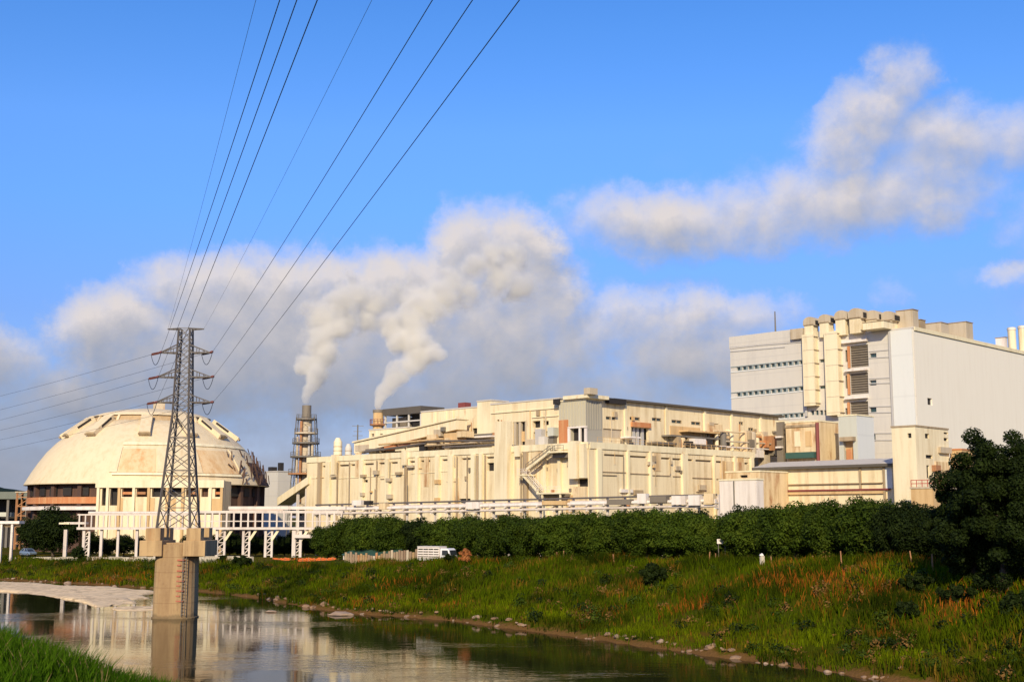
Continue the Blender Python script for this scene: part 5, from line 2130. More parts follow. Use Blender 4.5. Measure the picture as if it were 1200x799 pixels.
# pipe rack continuing behind the tree row
r0, r1 = ray(372, 596, 250), ray(842, 585, 196)
rk = thing('pipe_rack', 'white pipe rack running behind the tree row in front of the long hall', 'pipe rack', (r0.x / 2 + r1.x / 2, 220, 4))
d = (r1 - r0)
dh = Vector((d.x, d.y, 0)).normalized()
nr = Vector((dh.y, -dh.x, 0))
for k, (dz_, off, r, m) in enumerate(((0, 0, .34, 'bridgewhite'), (-.2, .9, .28, 'white'), (-.95, .1, .2, 'greyclad'), (-1.0, .8, .24, 'bridgewhite'), (.75, .5, .16, 'galv'))):
    g = MB()
    g.tube(r0 + nr * off + Vector((0, 0, dz_)), r1 + nr * off + Vector((0, 0, dz_)), r, n=10)
    g.build('pipe', m, rk)
n = 26
for i in range(n + 1):
    p = r0.lerp(r1, i / n)
    g = MB()
    g.bar((p.x, p.y, 2.5), (p.x, p.y, p.z + .8), .32)
    g.build('post', 'bridgewhite', rk)
    q = p + nr * 1.3
    for dz_ in (-.5, -1.35):
        g = MB()
        g.bar((p.x, p.y, p.z + dz_), (q.x, q.y, p.z + dz_), .2)
        g.build('bracket', 'white', rk)
g = MB()
for i in range(n):
    a, b = r0.lerp(r1, i / n), r0.lerp(r1, (i + 1) / n)
    g.bar((a.x, a.y, a.z - 1.3), (b.x, b.y, b.z - .5), .10)
g.build('bracing', 'galv', rk)
# boxes on the rack
for px, py, w, h, m, lab in ((425, 589, 2.4, 1.0, 'white', None), (437, 589, 1.4, .8, 'dark', None), (455, 593, 1.6, 1.2, 'creamrust', None), (560, 592, 3, 1.2, 'white', None), (757, 584, 1.6, 1.6, 'white', None), (776, 585, 3.0, 1.0, 'louvre', None), (800, 586, 2.5, 1.4, 'white', None), (818, 586, 2.0, 1.6, 'white', None), (730, 588, 4.5, .9, 'louvre', None), (835, 584, 1.6, 1.5, 'creamrust', None), (655, 589, 5, .7, 'rustpale', None)):
    t = (px - 372) / (842 - 372)
    # the rack recedes: find the spot whose column is px
    k = kx(px)
    s = (k * r0.y - r0.x) / (d.x - k * d.y)
    p = r0 + d * s
    g = MB()
    g.box((p.x + nr.x * 1.0, p.y + nr.y * 1.0, zat(py, p.y)), (w, 1.2, h), math.atan2(dh.y, dh.x))
    g.build('rack_box', m, rk)

# portal frame and dark shed at the far left edge
pf = thing('portal_frame', 'small pinkish white portal frame at the left edge above the bank', 'frame', (kx(10) * 232, 232, 2.5))
f3 = Face((kx(24) * 232, 232), (-1, 0), (0, -1))
g = MB()
f3.pbox(g, -26, 23.5, 610.2, 613.4, -2.2, .4)
g.build('beam', 'white', pf)
for px, m in ((6, 'white'), (18.5, 'white'), (-8, 'white')):
    for o in (0,):
        g = MB()
        t = f3.t(px)
        f3.box(g, t - .2, t + .2, 1.5, zat(613.5, 232), o - .3, o + .2)
        g.build('post', m, pf)
g = MB()
f3.pbox(g, -25, 22, 614, 617, -.9, -.6)
g.build('pipe_cover', 'rustpale', pf)
c = corner_at(34, 318)
ds = thing('dark_shed', 'long dark open shed with a grey green roof left of the dome', 'shed', (kx(0) * 318, 322, 2.5))
f4 = Face((kx(36) * 318, 318), (-1, 0), (0, -1))
t1 = f4.t(-60)
g = MB()
f4.box(g, 0, t1, zat(584.5, 318), zat(576, 318), -14, .6)
g.build('roof', 'slategreen', ds)
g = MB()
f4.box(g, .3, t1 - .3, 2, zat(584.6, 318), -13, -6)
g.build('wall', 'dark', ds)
for px in (34, 12, -12, -40):
    g = MB()
    t = f4.t(px)
    f4.box(g, t - .3, t + .3, 2, zat(584.6, 318), -.5, .1)
    g.build('post', 'steel', ds)
g = MB()
f4.pbox(g, -20, 11, 600, 605, -3, -1)
g.build('crate_stack', 'greengrey', ds)
c2 = thing('rusty_tower', 'rusty brown steel frame tower between the dark shed and the dome skirt', 'tower', (kx(36) * 300, 300, 2.5))
for dx in (-1.6, 1.6):
    for dy in (-1.6, 1.6):
        g = MB()
        x = kx(33) * 300 + dx
        g.bar((x, 300 + dy, 2), (x, 300 + dy, zat(577, 300)), .4)
        g.build('post', 'rust', c2)
g = MB()
x = kx(33) * 300
for z in np.arange(4, zat(577, 300), 2.2):
    g.bar((x - 1.6, 298.4, z), (x + 1.6, 298.4, z + 2), .16)
    g.bar((x - 1.6, 298.4, z), (x + 1.6, 298.4, z), .2)
    g.bar((x + 1.6, 298.4, z), (x + 1.6, 301.6, z + 2), .16)
g.build('bracing', 'rust', c2)
g = MB()
g.box((x, 300, zat(577, 300) + .1), (4, 4, .25))
g.build('platform', 'tan', c2)
# ------------------------------------------------------------------ river pier and pylon
PY = -ZC / kz(725)
ps = PY / F
def pxw(px, py):
    return kx(px, py) * PY
TH = math.radians(-2)
PXc = pxw(201, 680)
pier = thing('river_pier', 'tall stained concrete pier standing in the river with two cap blocks on top', 'pier', (PXc, PY, 0))
cs, sn = math.cos(TH), math.sin(TH)
def pl(x, y, z):
    """pier axes: x across the two caps, y back from the viewer"""
    return Vector((PXc + x * cs - y * sn, PY + 1.9 + x * sn + y * cs, z))
# shaft: straight sides with rounded ends, slightly flared foot
def shaft_ring(hw, hl, z):
    p = []
    for k in range(24):
        a = 2 * math.pi * k / 24
        x, y = math.cos(a), math.sin(a)
        e = 0.78
        p.append(pl(hw * math.copysign(abs(x) ** e, x), hl * math.copysign(abs(y) ** e, y), z))
    return p
z_cap0, z_cap1, z_ped = zat(651.5, PY), zat(633, PY), zat(618.5, PY)
g = MB()
rings = [shaft_ring(2.34, 2.2, z) for z in (-1.6, 0.12)] + [shaft_ring(2.22, 2.1, z) for z in (0.14, 1.7)] + [shaft_ring(2.16, 2.05, z_cap0 - .9), shaft_ring(2.16, 2.05, z_cap0 + 1.2)]
vs = [q for r in rings for q in r]
fs = [(r * 24 + k, r * 24 + (k + 1) % 24, (r + 1) * 24 + (k + 1) % 24, (r + 1) * 24 + k) for r in range(len(rings) - 1) for k in range(24)]
fs += [tuple(range(24))[::-1], tuple(range((len(rings) - 1) * 24, len(rings) * 24))]
g.add(vs, fs)
g.build('shaft', 'concrete', pier)
def obox(mb, x0, x1, y0, y1, z0, z1):
    return mb.hexa([pl(x0, y0, z0), pl(x1, y0, z0), pl(x1, y1, z0), pl(x0, y1, z0), pl(x0, y0, z1), pl(x1, y0, z1), pl(x1, y1, z1), pl(x0, y1, z1)])
for x0, x1 in ((-3.3, -.95), (1.25, 3.55)):
    g = MB()
    obox(g, x0, x1, -2.3, 2.4, z_cap0, z_cap1)
    c = g.build('cap_block', 'capconcrete', pier, bevel=.05)
    for y0 in (-2.15, 1.0):
        g = MB()
        obox(g, x0 + (.55 if x0 < 0 else .25), x1 - (.25 if x0 < 0 else .55), y0, y0 + 1.3, z_cap1 - .02, z_ped)
        g.build('pedestal', 'capconcrete', c, bevel=.04)
g = MB()
obox(g, -.93, 1.23, -1.0, 1.2, z_cap0 + .02, z_cap1 - .25)
g.build('cross_beam', 'concrete', pier, bevel=.04)
# red gauge marks down the front
rg = random.Random(2)
for i, py in enumerate((656, 662, 668.5, 675, 680.5, 686, 692, 698, 704)):
    z = zat(py, PY)
    if z < .4:
        continue
    g = MB()
    w = .75 if i % 2 == 0 else .4
    obox(g, .62, .62 + w, -2.075, -1.85, z - .07, z + .07)
    g.build('gauge_mark', 'fadedred', pier)
g = MB()
for x in (1.25, 1.62):
    g.bar(pl(x, -2.13, .3), pl(x, -2.13, z_cap0), .06)
for z in np.arange(.5, z_cap0, .35):
    g.bar(pl(1.25, -2.13, z), pl(1.62, -2.13, z), .04)
g.build('ladder', 'steel', pier)

pyl = thing('lattice_pylon', 'grey steel lattice power pylon with three pairs of arms on the river pier', 'pylon', (PXc, PY + 1.9, z_ped))
LX, LY = 1.75, 1.75            # half spread of the feet
z_bot, z_w, z_top = z_ped - .05, zat(486, PY), zat(382, PY)
def half(z):
    """half width of the tower body at height z"""
    if z < z_w:
        k = (z - z_bot) / (z_w - z_bot)
        return (LX + (0.86 - LX) * k, LY + (0.80 - LY) * k)
    k = (z - z_w) / (z_top - z_w)
    return (0.86 + (0.60 - 0.86) * k, 0.80 + (.58 - .80) * k)
def cor(i, z):
    hx, hy = half(z)
    return pl(((-1, 1, 1, -1)[i]) * hx, ((-1, -1, 1, 1)[i]) * hy, z)
for i in range(4):
    g = MB()
    g.bar(cor(i, z_bot), cor(i, z_w), .19)
    g.bar(cor(i, z_w), cor(i, z_top), .15)
    g.build('leg', 'galv', pyl)
lev = [z_bot]
st = 2.15
while lev[-1] + st < z_w:
    lev.append(lev[-1] + st)
    st *= .94
lev[-1] = z_w
for side in range(4):
    g = MB()
    a, b = side, (side + 1) % 4
    zs = lev + list(np.linspace(z_w, z_top, 9))[1:]
    for k in range(len(zs) - 1):
        w = .075 if zs[k] < z_w else .065
        g.bar(cor(a, zs[k]), cor(b, zs[k + 1]), w)
        g.bar(cor(b, zs[k]), cor(a, zs[k + 1]), w)
        if k in (0, 2, 4) or zs[k] >= z_w:
            g.bar(cor(a, zs[k + 1]), cor(b, zs[k + 1]), w)
    g.build('bracing', 'galv', pyl)
TIPS = {}
for name, py, hw in (('top', 382.5, 1.95), ('a', 411, 2.75), ('b', 440, 2.95), ('c', 470, 3.0)):
    z = zat(py, PY)
    for sx in (-1, 1):
        tip = pl(sx * hw, 0, z + (.05 if name != 'top' else 0))
        g = MB()
        hx, hy = half(z)
        for sy in (-1, 1):
            g.bar(pl(sx * hx, sy * hy, z), tip, .12)
            if name != 'top':
                g.bar(pl(sx * hx, sy * hy, z + .85), tip, .1)
                for k in (.35, .65):
                    g.bar(pl(sx * hx, sy * hy, z).lerp(tip, k), pl(sx * hx, sy * hy, z + .85).lerp(tip, k), .06)
        for k in (.3, .6):
            g.bar(pl(sx * hx, hy, z).lerp(tip, k), pl(sx * hx, -hy, z).lerp(tip, k), .06)
        arm = g.build('arm', 'galv', pyl)
        if name != 'top':
            # strings of insulator discs towards each of the two spans, and a jumper loop between them
            for s in (-1, 1):
                d = Vector((.38, -.92, -.06)) if s < 0 else Vector((-.78, .62, -.05))
                e = tip + d * 1.5
                g = MB()
                g.tube(tip, e, .035, n=6)
                for q in range(7):
                    c = tip + d * (.25 + q * .17)
                    g.tube(c, c + d * .06, .14, .11, 10)
                o = g.build('insulator', 'insul', arm)
                TIPS[(name, sx, s)] = e
            a_, b_ = TIPS[(name, sx, -1)], TIPS[(name, sx, 1)]
            g = MB()
            g.path([a_.lerp(b_, k / 10) - Vector((0, 0, 1.25 * (1 - (2 * k / 10 - 1) ** 2))) for k in range(11)], .035, 6)
            g.build('jumper_loop', 'cable', arm)
        else:
            TIPS[(name, sx, -1)] = tip
            TIPS[(name, sx, 1)] = tip

# spans towards and over the viewer
def span(a, b, sag, r, label, group, n=40, stop=1.0):
    pts = []
    for i in range(n + 1):
        k = i / n * stop
        p = a.lerp(b, k)
        p.z -= sag * 4 * k * (1 - k)
        pts.append(p)
    g = MB()
    g.path(pts, r, 6)
    o = g.build('power_line', 'cable')
    tag(o, label, 'power line', group)


def over(tip, px_top, ytop, r, label):
    """a wire from a tip through the point it has at the top edge of the photo, and on over the viewer's head"""
    T_ = ray(px_top, 0, ytop)
    d = T_ - tip
    pts = []
    for i in range(61):
        k = i / 60 * (tip.y + 70) / (tip.y - ytop)
        p = tip + d * k
        p.z += 1.2 * k * (k - 1)
        pts.append(p)
    g = MB()
    g.path(pts, r, 6)
    o = g.build('power_line', 'cable')
    tag(o, label, 'power line', 'wires coming over the river from the pylon')


over(TIPS[('top', -1, -1)], 300, 41, .008, 'faint leftmost thin wire running up from the left tip of the pylon top')
over(TIPS[('a', -1, -1)], 328, 34, .016, 'first of the three left wires from the upper left arm')
over(TIPS[('b', -1, -1)], 348, 29.5, .0145, 'middle of the three left wires from the middle left arm')
over(TIPS[('c', -1, -1)], 372, 24.5, .013, 'right one of the three left wires from the lower left arm')
over(TIPS[('top', 1, -1)], 436, 41, .008, 'faint single thin wire between the two bundles of three')
over(TIPS[('a', 1, -1)], 507, 34, .016, 'left one of the three right wires from the upper right arm')
over(TIPS[('b', 1, -1)], 554, 29.5, .0145, 'middle of the three right wires from the middle right arm')
over(TIPS[('c', 1, -1)], 609, 24.5, .013, 'rightmost wire, from the lower right arm to the top edge')
for (nm, sx), py, lab in ((('a', -1), 458, 'topmost of the six wires leaving the pylon to the left'), (('a', 1), 474, 'second wire from the top leaving to the left'), (('b', -1), 486, 'third wire from the top leaving the pylon to the left'), (('b', 1), 498, 'fourth wire from the top leaving to the left'), (('c', -1), 509, 'fifth wire from the top crossing before the dome'), (('c', 1), 521, 'lowest of the six wires leaving left, crossing the dome')):
    tip = TIPS[(nm, sx, 1)]
    m = ray(0, py, 178)
    e = tip + (m - tip) * 2.6
    span(tip, e, 0.8, .016, lab, 'wires leaving the pylon to the left', 30)

# ------------------------------------------------------------------ things on the bank
def polyline_wall(name, label, cat, pts, h, th, mat, z_down=1.2, part='wall'):
    root = thing(name, label, cat, pts[0])
    g = MB()
    for a, b in zip(pts[:-1], pts[1:]):
        a, b = Vector(a), Vector(b)
        d = (b - a)
        d.z = 0
        d.normalize()
        n = Vector((d.y, -d.x, 0)) * th / 2
        g.hexa([a - n - Vector((0, 0, z_down)), b - n - Vector((0, 0, z_down)), b + n - Vector((0, 0, z_down)), a + n - Vector((0, 0, z_down)),
                a - n + Vector((0, 0, h)), b - n + Vector((0, 0, h)), b + n + Vector((0, 0, h)), a + n + Vector((0, 0, h))])
    g.build(part, mat, root)
    return root


# pale parapet along the crest of the left bank
pts = []
for px in range(-40, 300, 14):
    x, y = on_ray(px, 16.4)
    pts.append(Vector((x, y, zat(657.5, y))))
wl_ = polyline_wall('bank_parapet', 'low pale concrete parapet along the crest of the left bank', 'wall', pts, .72, .5, 'kerb')
g = MB()
for a, b in zip(pts[:-1:2], pts[1::2]):
    g.bar(a + Vector((0, 0, .77)), b + Vector((0, 0, .77)), .62, .1)
g.build('coping', 'kerb', wl_)
# pale rubble step near the water on the left
pts = []
for px in range(-20, 178, 9):
    x, y = on_ray(px, 2.2)
    pts.append(Vector((x, y, zat(681.5 + px * .035, y))))
polyline_wall('bank_step', 'low broken concrete step along the foot of the left bank', 'wall', pts, .28, .5, 'kerb')

# orange plastic barrier
pts = []
for px in range(320, 404, 7):
    x, y = on_ray(px, 22.5)
    pts.append(Vector((x, y, zat(660.5 + (1 if px % 2 else 0), y))))
bar_ = thing('orange_barrier', 'bright orange plastic barrier fence on posts along the bank crest', 'barrier', pts[0])
g = MB()
rg = random.Random(5)
for a, b in zip(pts[:-1], pts[1:]):
    n = 4
    for i in range(n):
        p, q = a.lerp(b, i / n), a.lerp(b, (i + 1) / n)
        j = rg.uniform(-.08, .08)
        for z0, z1 in ((.0, .16), (.24, .40), (.48, .66), (.74, .95)):
            g.hexa([p + Vector((0, 0, z0 + j)), q + Vector((0, 0, z0 + j)), q + Vector((.02, .06, z0 + j)), p + Vector((.02, .06, z0 + j)),
                    p + Vector((0, 0, z1 + j)), q + Vector((0, 0, z1 + j)), q + Vector((.02, .06, z1 + j)), p + Vector((.02, .06, z1 + j))])
        g.bar(p + Vector((0, -.03, 0)), p + Vector((0, -.03, .95)), .12)
g.build('netting', 'netting', bar_)
for p in pts:
    q = MB()
    q.tube(p - Vector((0, .1, .8)), p + Vector((0, -.1, 1.05)), .05)
    q.build('post', 'rust', bar_)

# patched sheet fence and the green roofed shelter behind it
pts = []
for px in (404, 416, 428, 440, 452, 464, 476, 490):
    x, y = on_ray(px, 20.0)
    pts.append(Vector((x, y, gz(x, y))))
sf = thing('sheet_fence', 'patched fence of weathered brown and pale sheets between barrier and lorry', 'fence', pts[0])
rg = random.Random(9)
for a, b in zip(pts[:-1], pts[1:]):
    n = 4
    for i in range(n):
        p, q = a.lerp(b, i / n), a.lerp(b, (i + .96) / n)
        h = rg.uniform(1.35, 1.9)
        g = MB()
        e = (q - p).normalized()
        w = (q - p).length
        m = 7
        nv = Vector((e.y, -e.x, 0))
        top, bot = [], []
        prof = [p + e * (w * k / m) + nv * (.06 if k % 2 else 0) for k in range(m + 1)]
        for z0, z1 in ((-.5, h),):
            vs = [c + Vector((0, 0, z)) for z in (z0, z1) for c in prof] + [c + nv * -.05 + Vector((0, 0, z)) for z in (z0, z1) for c in prof]
            k1 = m + 1
            fs = []
            for k in range(m):
                fs += [(k, k + 1, k1 + k + 1, k1 + k), (2 * k1 + k + 1, 2 * k1 + k, 3 * k1 + k, 3 * k1 + k + 1), (k1 + k, k1 + k + 1, 3 * k1 + k + 1, 3 * k1 + k)]
            g.add(vs, fs)
        g.build('sheet', rg.choice(('sheet', 'sheet', 'grime', 'sheet', 'rust', 'concrete', 'tan')), sf)
x0, y0 = on_ray(409, 26)
x1, y1 = on_ray(462, 26)
gsh = thing('green_shelter', 'low open shelter with a dark green roof before the tree row', 'shelter', ((x0 + x1) / 2, (y0 + y1) / 2, gz(x0, y0)))
a, b = Vector((x0, y0, 0)), Vector((x1, y1, 0))
d = (b - a).normalized()
n = Vector((d.y, -d.x, 0))
zr0 = zat(648, y0)
g = MB()
P = []
for o, z in ((1.3, zr0 - .25), (-1.6, zr0 + .75)):
    P += [a + n * o + Vector((0, 0, z)), b + n * o + Vector((0, 0, z)), b + n * o + Vector((0, 0, z + .14)), a + n * o + Vector((0, 0, z + .14))]
g.hexa([P[0], P[1], P[5], P[4], P[3], P[2], P[6], P[7]])
g.build('roof', 'greenroof', gsh)
for k in (0.02, .25, .5, .75, .98):
    for o in (1.1, -1.4):
        g = MB()
        p = a.lerp(b, k) + n * o
        g.bar((p.x, p.y, gz(p.x, p.y) - .4), (p.x, p.y, zr0 - .1 + (0 if o > 0 else .7)), .12)
        g.build('post', 'white', gsh)
g = MB()
p, q = a + n * .9, b + n * .9
g.hexa([Vector((p.x, p.y, zr0 - 1.5)), Vector((q.x, q.y, zr0 - 1.5)), Vector((q.x, q.y + .1, zr0 - 1.5)), Vector((p.x, p.y + .1, zr0 - 1.5)),
        Vector((p.x, p.y, zr0 - .55)), Vector((q.x, q.y, zr0 - .55)), Vector((q.x, q.y + .1, zr0 - .55)), Vector((p.x, p.y + .1, zr0 - .55))])
g.build('low_wall', 'kerb', gsh)


# ------------------------------------------------------------------ vehicles
def wheel(parent, c, r, w, axis_y):
    g = MB()
    n = 20
    a = Vector((c[0], c[1] - w / 2, c[2]))
    b = Vector((c[0], c[1] + w / 2, c[2]))
    g.tube(a, b, r, n=n)
    o = g.build('wheel', 'rubber', parent, bevel=.03)
    g = MB()
    s = -1 if axis_y < 0 else 1
    e = b if s > 0 else a
    g.tube(e - Vector((0, s * .02, 0)), e + Vector((0, s * .012, 0)), r * .6, r * .5, n=14)
    g.build('rim', 'rim', o)


def loft(mb, secs):
    n = len(secs[0])
    vs = [p for s in secs for p in s]
    fs = [(r * n + k, r * n + (k + 1) % n, (r + 1) * n + (k + 1) % n, (r + 1) * n + k) for r in range(len(secs) - 1) for k in range(n)]
    fs += [tuple(range(n))[::-1], tuple(range((len(secs) - 1) * n, len(secs) * n))]
    mb.add(vs, fs)


def make_car(label, paint='carwhite'):
    """saloon car along +x, 4.4 m long"""
    r = thing('parked_car', label, 'car', (0, 0, 0))
    g = MB()
    secs = []
    for x, zb, zt, w in ((-2.2, .42, .78, 1.45), (-2.12, .30, .92, 1.62), (-1.5, .24, .98, 1.74), (0, .22, .96, 1.76), (1.2, .24, .93, 1.72), (1.95, .28, .80, 1.62), (2.2, .40, .66, 1.42)):
        h = w / 2
        secs.append([Vector((x, -h * .92, zb)), Vector((x, h * .92, zb)), Vector((x, h, (zb + zt) * .5)), Vector((x, h * .93, zt)), Vector((x, -h * .93, zt)), Vector((x, -h, (zb + zt) * .5))])
    loft(g, secs)
    g.build('body', paint, r, bevel=.03)
    g = MB()
    secs = []
    for x, zt, w in ((-1.75, .97, 1.5), (-1.05, 1.40, 1.28), (-.2, 1.47, 1.26), (.45, 1.40, 1.28), (1.2, .94, 1.5)):
        h = w / 2
        secs.append([Vector((x, -.78, .93)), Vector((x, .78, .93)), Vector((x, h, zt)), Vector((x, -h, zt))])
    loft(g, secs)
    cab = g.build('cabin', 'carglass', r)
    g = MB()
    g.hexa([Vector((-1.05, -.62, 1.405)), Vector((.45, -.62, 1.405)), Vector((.45, .62, 1.405)), Vector((-1.05, .62, 1.405)), Vector((-.95, -.58, 1.50)), Vector((.3, -.58, 1.50)), Vector((.3, .58, 1.50)), Vector((-.95, .58, 1.50))])
    for s in (-1, 1):
        g.bar((-.3, s * .80, .95), (-.3, s * .65, 1.44), .09)
        g.bar((1.18, s * .76, .95), (.45, s * .64, 1.42), .08)
        g.bar((-1.72, s * .76, .97), (-1.05, s * .64, 1.42), .12)
    g.build('roof', paint, r, bevel=.02)
    for x in (-1.35, 1.35):
        for y in (-.78, .78):
            wheel(r, (x, y, .31), .31, .2, y)
    for y in (-.58, .58):
        g = MB()
        g.box((2.12, y, .66), (.16, .34, .14))
        g.build('headlight', 'rim', r)
        g = MB()
        g.box((-2.17, y, .78), (.08, .34, .14))
        g.build('tail_light', 'redpaint', r)
    return r


def place(o, x, y, rz, label=None, dz=0.0):
    o.location = (x, y, gz(x, y) + dz)
    o.rotation_euler = (0, 0, rz)
    if label:
        o['label'] = label


car = make_car('white car parked under the big tree, left one of three')
place(car, kx(1091, 650) * 118, 118, math.radians(-40))
car['group'] = 'cars parked behind the bank'
for px, y, rz, lab in ((1117, 119, -42, 'white car in the middle of three under the big tree'), (1158, 117, -40, 'white car at the right of three, behind the big trunk')):
    c = copy_tree(car)
    place(c, kx(px, 650) * y, y, math.radians(rz), lab)
for o_, py in ((car, 641), ):
    pass
cb = make_car('blue grey car parked by the round tree left of the bridge', 'carblue')
x, y = on_ray(33, 25)
place(cb, x, y, math.radians(-42))


def make_lorry():
    r = thing('white_lorry', 'white lorry with open slatted body parked in the tall grass before the trees', 'lorry', (0, 0, 0))
    g = MB()
    secs = []
    for x, zt, w in ((1.15, 2.3, 1.9), (1.3, 2.42, 1.96), (2.3, 2.42, 1.96), (2.62, 2.2, 1.94), (2.85, 1.45, 1.96), (2.95, .9, 1.94), (2.95, .5, 1.9)):
        h = w / 2
        zb = .5
        secs.append([Vector((x, -h, zb - .02 if zt > .5 else .44)), Vector((x, h, zb - .02 if zt > .5 else .44)), Vector((x, h * .96, zt)), Vector((x, -h * .96, zt))])
    loft(g, secs)
    cab = g.build('cab', 'carwhite', r, bevel=.04)
    for s in (-1, 1):
        g = MB()
        g.prism([Vector((1.5, s * .985, 1.45)), Vector((2.66, s * .985, 1.45)), Vector((2.45, s * .965, 2.15)), Vector((1.5, s * .965, 2.15))], (0, s * .02, 0))
        g.build('side_window', 'carglass', cab)
    g = MB()
    g.prism([Vector((2.885, -.85, 1.5)), Vector((2.885, .85, 1.5)), Vector((2.66, .82, 2.16)), Vector((2.66, -.82, 2.16))], (.03, 0, .01))
    g.build('windscreen', 'carglass', cab)
    g = MB()
    g.box((-.85, 0, .78), (3.7, 2.0, .22))
    g.build('bed', 'carwhite', r)
    g = MB()
    g.box((0.2, 0, .52), (4.4, .8, .24))
    g.build('chassis', 'steel', r)
    for s in (-1, 1):
        g = MB()
        for z in (1.06, 1.38, 1.72, 2.08, 2.45):
            g.box((-.85, s * .98, z), (3.7, .05, .2))
        for x in (-2.65, -1.75, -.85, .05, .95):
            g.box((x, s * .945, 1.7), (.09, .03, 1.7))
        g.build('side_boards', 'white', r)
    g = MB()
    g.box((1.02, 0, 1.75), (.05, 1.9, 1.75))
    g.build('headboard', 'white', r)
    g = MB()
    g.box((-.85, 0, 2.64), (3.75, 2.02, .10))
    g.build('canopy', 'greyclad', r)
    g = MB()
    g.box((-.85, 0, 1.35), (3.3, 1.7, 1.0))
    g.build('load', 'louvre', r)
    for x in (-1.75, 2.05):
        for y in (-.85, .85):
            wheel(r, (x, y, .42), .42, .26, y)
    for y in (-.7, .7):
        g = MB()
        g.box((2.99, y, .85), (.08, .3, .18))
        g.build('headlight', 'rim', r)
    return r


lo = make_lorry()
x, y = on_ray(512, 21.5)
place(lo, x, y, math.radians(-30), None, -0.45)
lo.scale = (.92, .92, .92)

# small white things along the crest of the right bank
x, y = on_ray(846, 27)
z = gz(x, y)
r = thing('notice_board', 'small white notice board on two posts in the gap of the tree row', 'sign', (x, y, z))
for s_ in (-.35, .35):
    g = MB()
    g.tube((x + s_, y, z - .3), (x + s_, y, zat(634, y)), .04)
    g.build('post', 'steel', r)
g = MB()
g.box((x, y - .06, zat(634, y)), (1.0, .06, .5))
g.build('board', 'white', r)
x, y = on_ray(893, 21)
z = gz(x, y)
r = thing('marker_post', 'stubby pale marker post in the grass crest right of the tree gap', 'post', (x, y, z))
g = MB()
g.box((x, y, z + .45), (.36, .36, 1.5), .5)
g.build('shaft', 'kerb', r, bevel=.04)
g = MB()
g.lathe([(.30, z + 1.2), (.30, z + 1.3), (.05, z + 1.45), (.02, z + 1.45)], (x, y, 0), 4, .5 + math.pi / 4, None)
g.build('cap', 'white', r)
# rusty stakes along the crest
rg = random.Random(12)
for px in (652, 655, 660, 838, 905, 951, 986, 1069, 1092, 830, 720):
    x, y = on_ray(px, rg.uniform(21, 26))
    z = gz(x, y)
    g = MB()
    h = rg.uniform(.9, 1.5)
    g.tube((x, y, z - .3), (x + rg.uniform(-.2, .2), y, z + h), .07, .05)
    tag(g.build('stake', 'rust'), 'rusty thin stake in the tall grass along the crest below the trees', 'stake', 'rusty stakes along the crest')
# ------------------------------------------------------------------ smoke
def plume(name, label, blobs, dens, y0, seed):
    """a real volume: a hull round the puffs, filled with uneven density"""
    P = []
    prev = None
    FD = []
    for px, py, rpx, yo in blobs:
        p = ray(px, py, y0 + yo)
        r = rpx * y0 / F
        if prev is not None and prev[1] < 3.4 and (p - prev[0]).length > prev[1] * .5:
            FD.append(1.0)
            P.append((prev[0].lerp(p, .5), (prev[1] + r) / 2))      # keep the narrow foot of the plume unbroken
        P.append((p, r))
        FD.append(max(.5, 1 - .034 * yo))
        prev = (p, r)
    # hull: merged spheres
    bm = bmesh.new()
    for p, r in P:
        bmesh.ops.create_icosphere(bm, subdivisions=3, radius=r * 1.12, matrix=Matrix.Translation(p))
    me = bpy.data.meshes.new(name)
    bm.to_mesh(me)
    bm.free()
    o = bpy.data.objects.new(name, me)
    COL.objects.link(o)
    md = o.modifiers.new('hull', 'REMESH')
    md.mode = 'VOXEL'
    md.voxel_size = 0.8
    dg = bpy.context.evaluated_depsgraph_get()
    me2 = bpy.data.meshes.new_from_object(o.evaluated_get(dg))
    o.modifiers.clear()
    o.data = me2
    bpy.data.meshes.remove(me)
    m, t, out = new_mat(name + '_vapour')
    pos = t.n('ShaderNodeNewGeometry').outputs['Position']
    w1 = t.noise(pos, 0.11, 3, 0.55)
    w2 = t.noise(pos, 0.42, 2, 0.6)
    off = t.vmath('ADD', t.vmath('MULTIPLY', t.vmath('SUBTRACT', w1.outputs['Color'], (.5, .5, .5)), (9, 9, 9)),
                  t.vmath('MULTIPLY', t.vmath('SUBTRACT', w2.outputs['Color'], (.5, .5, .5)), (2.6, 2.6, 2.6)))
    acc = None
    for (p, r), fade in zip(P, FD):
        # the warp is kept small where the plume is narrow
        k = min(1.0, r / 5.0)
        q = t.vmath('SUBTRACT', t.vmath('MULTIPLY_ADD', off, (k, k, k), pos), tuple(p))
        d = t.vmath('LENGTH', q)
        gain = fade + 1.1 * max(0.0, 1 - r / 4.0)
        v = t.math('MULTIPLY_ADD', d, -gain / r, gain, clamp=True)
        acc = v if acc is None else t.math('SMOOTH_MAX', acc, v, 0.25) if False else t.math('MAXIMUM', acc, v)
    n = t.noise(pos, 0.22, 5, 0.66)
    e = t.math('ADD', acc, t.math('MULTIPLY', t.math('SUBTRACT', n.outputs[0], 0.5), 0.9))
    de = t.math('POWER', t.ramp(e, 0.03, 0.6), 1.4)
    v = t.n('ShaderNodeVolumePrincipled')
    v.inputs['Color'].default_value = (0.975, 0.955, 0.90, 1)
    v.inputs['Anisotropy'].default_value = 0.0
    t.put(v.inputs['Density'], t.math('MULTIPLY', de, dens))
    t.link(v.outputs[0], out.inputs['Volume'])
    o.data.materials.clear()
    o.data.materials.append(m)
    return tag(o, label, 'smoke', 'smoke plumes from the stacks')


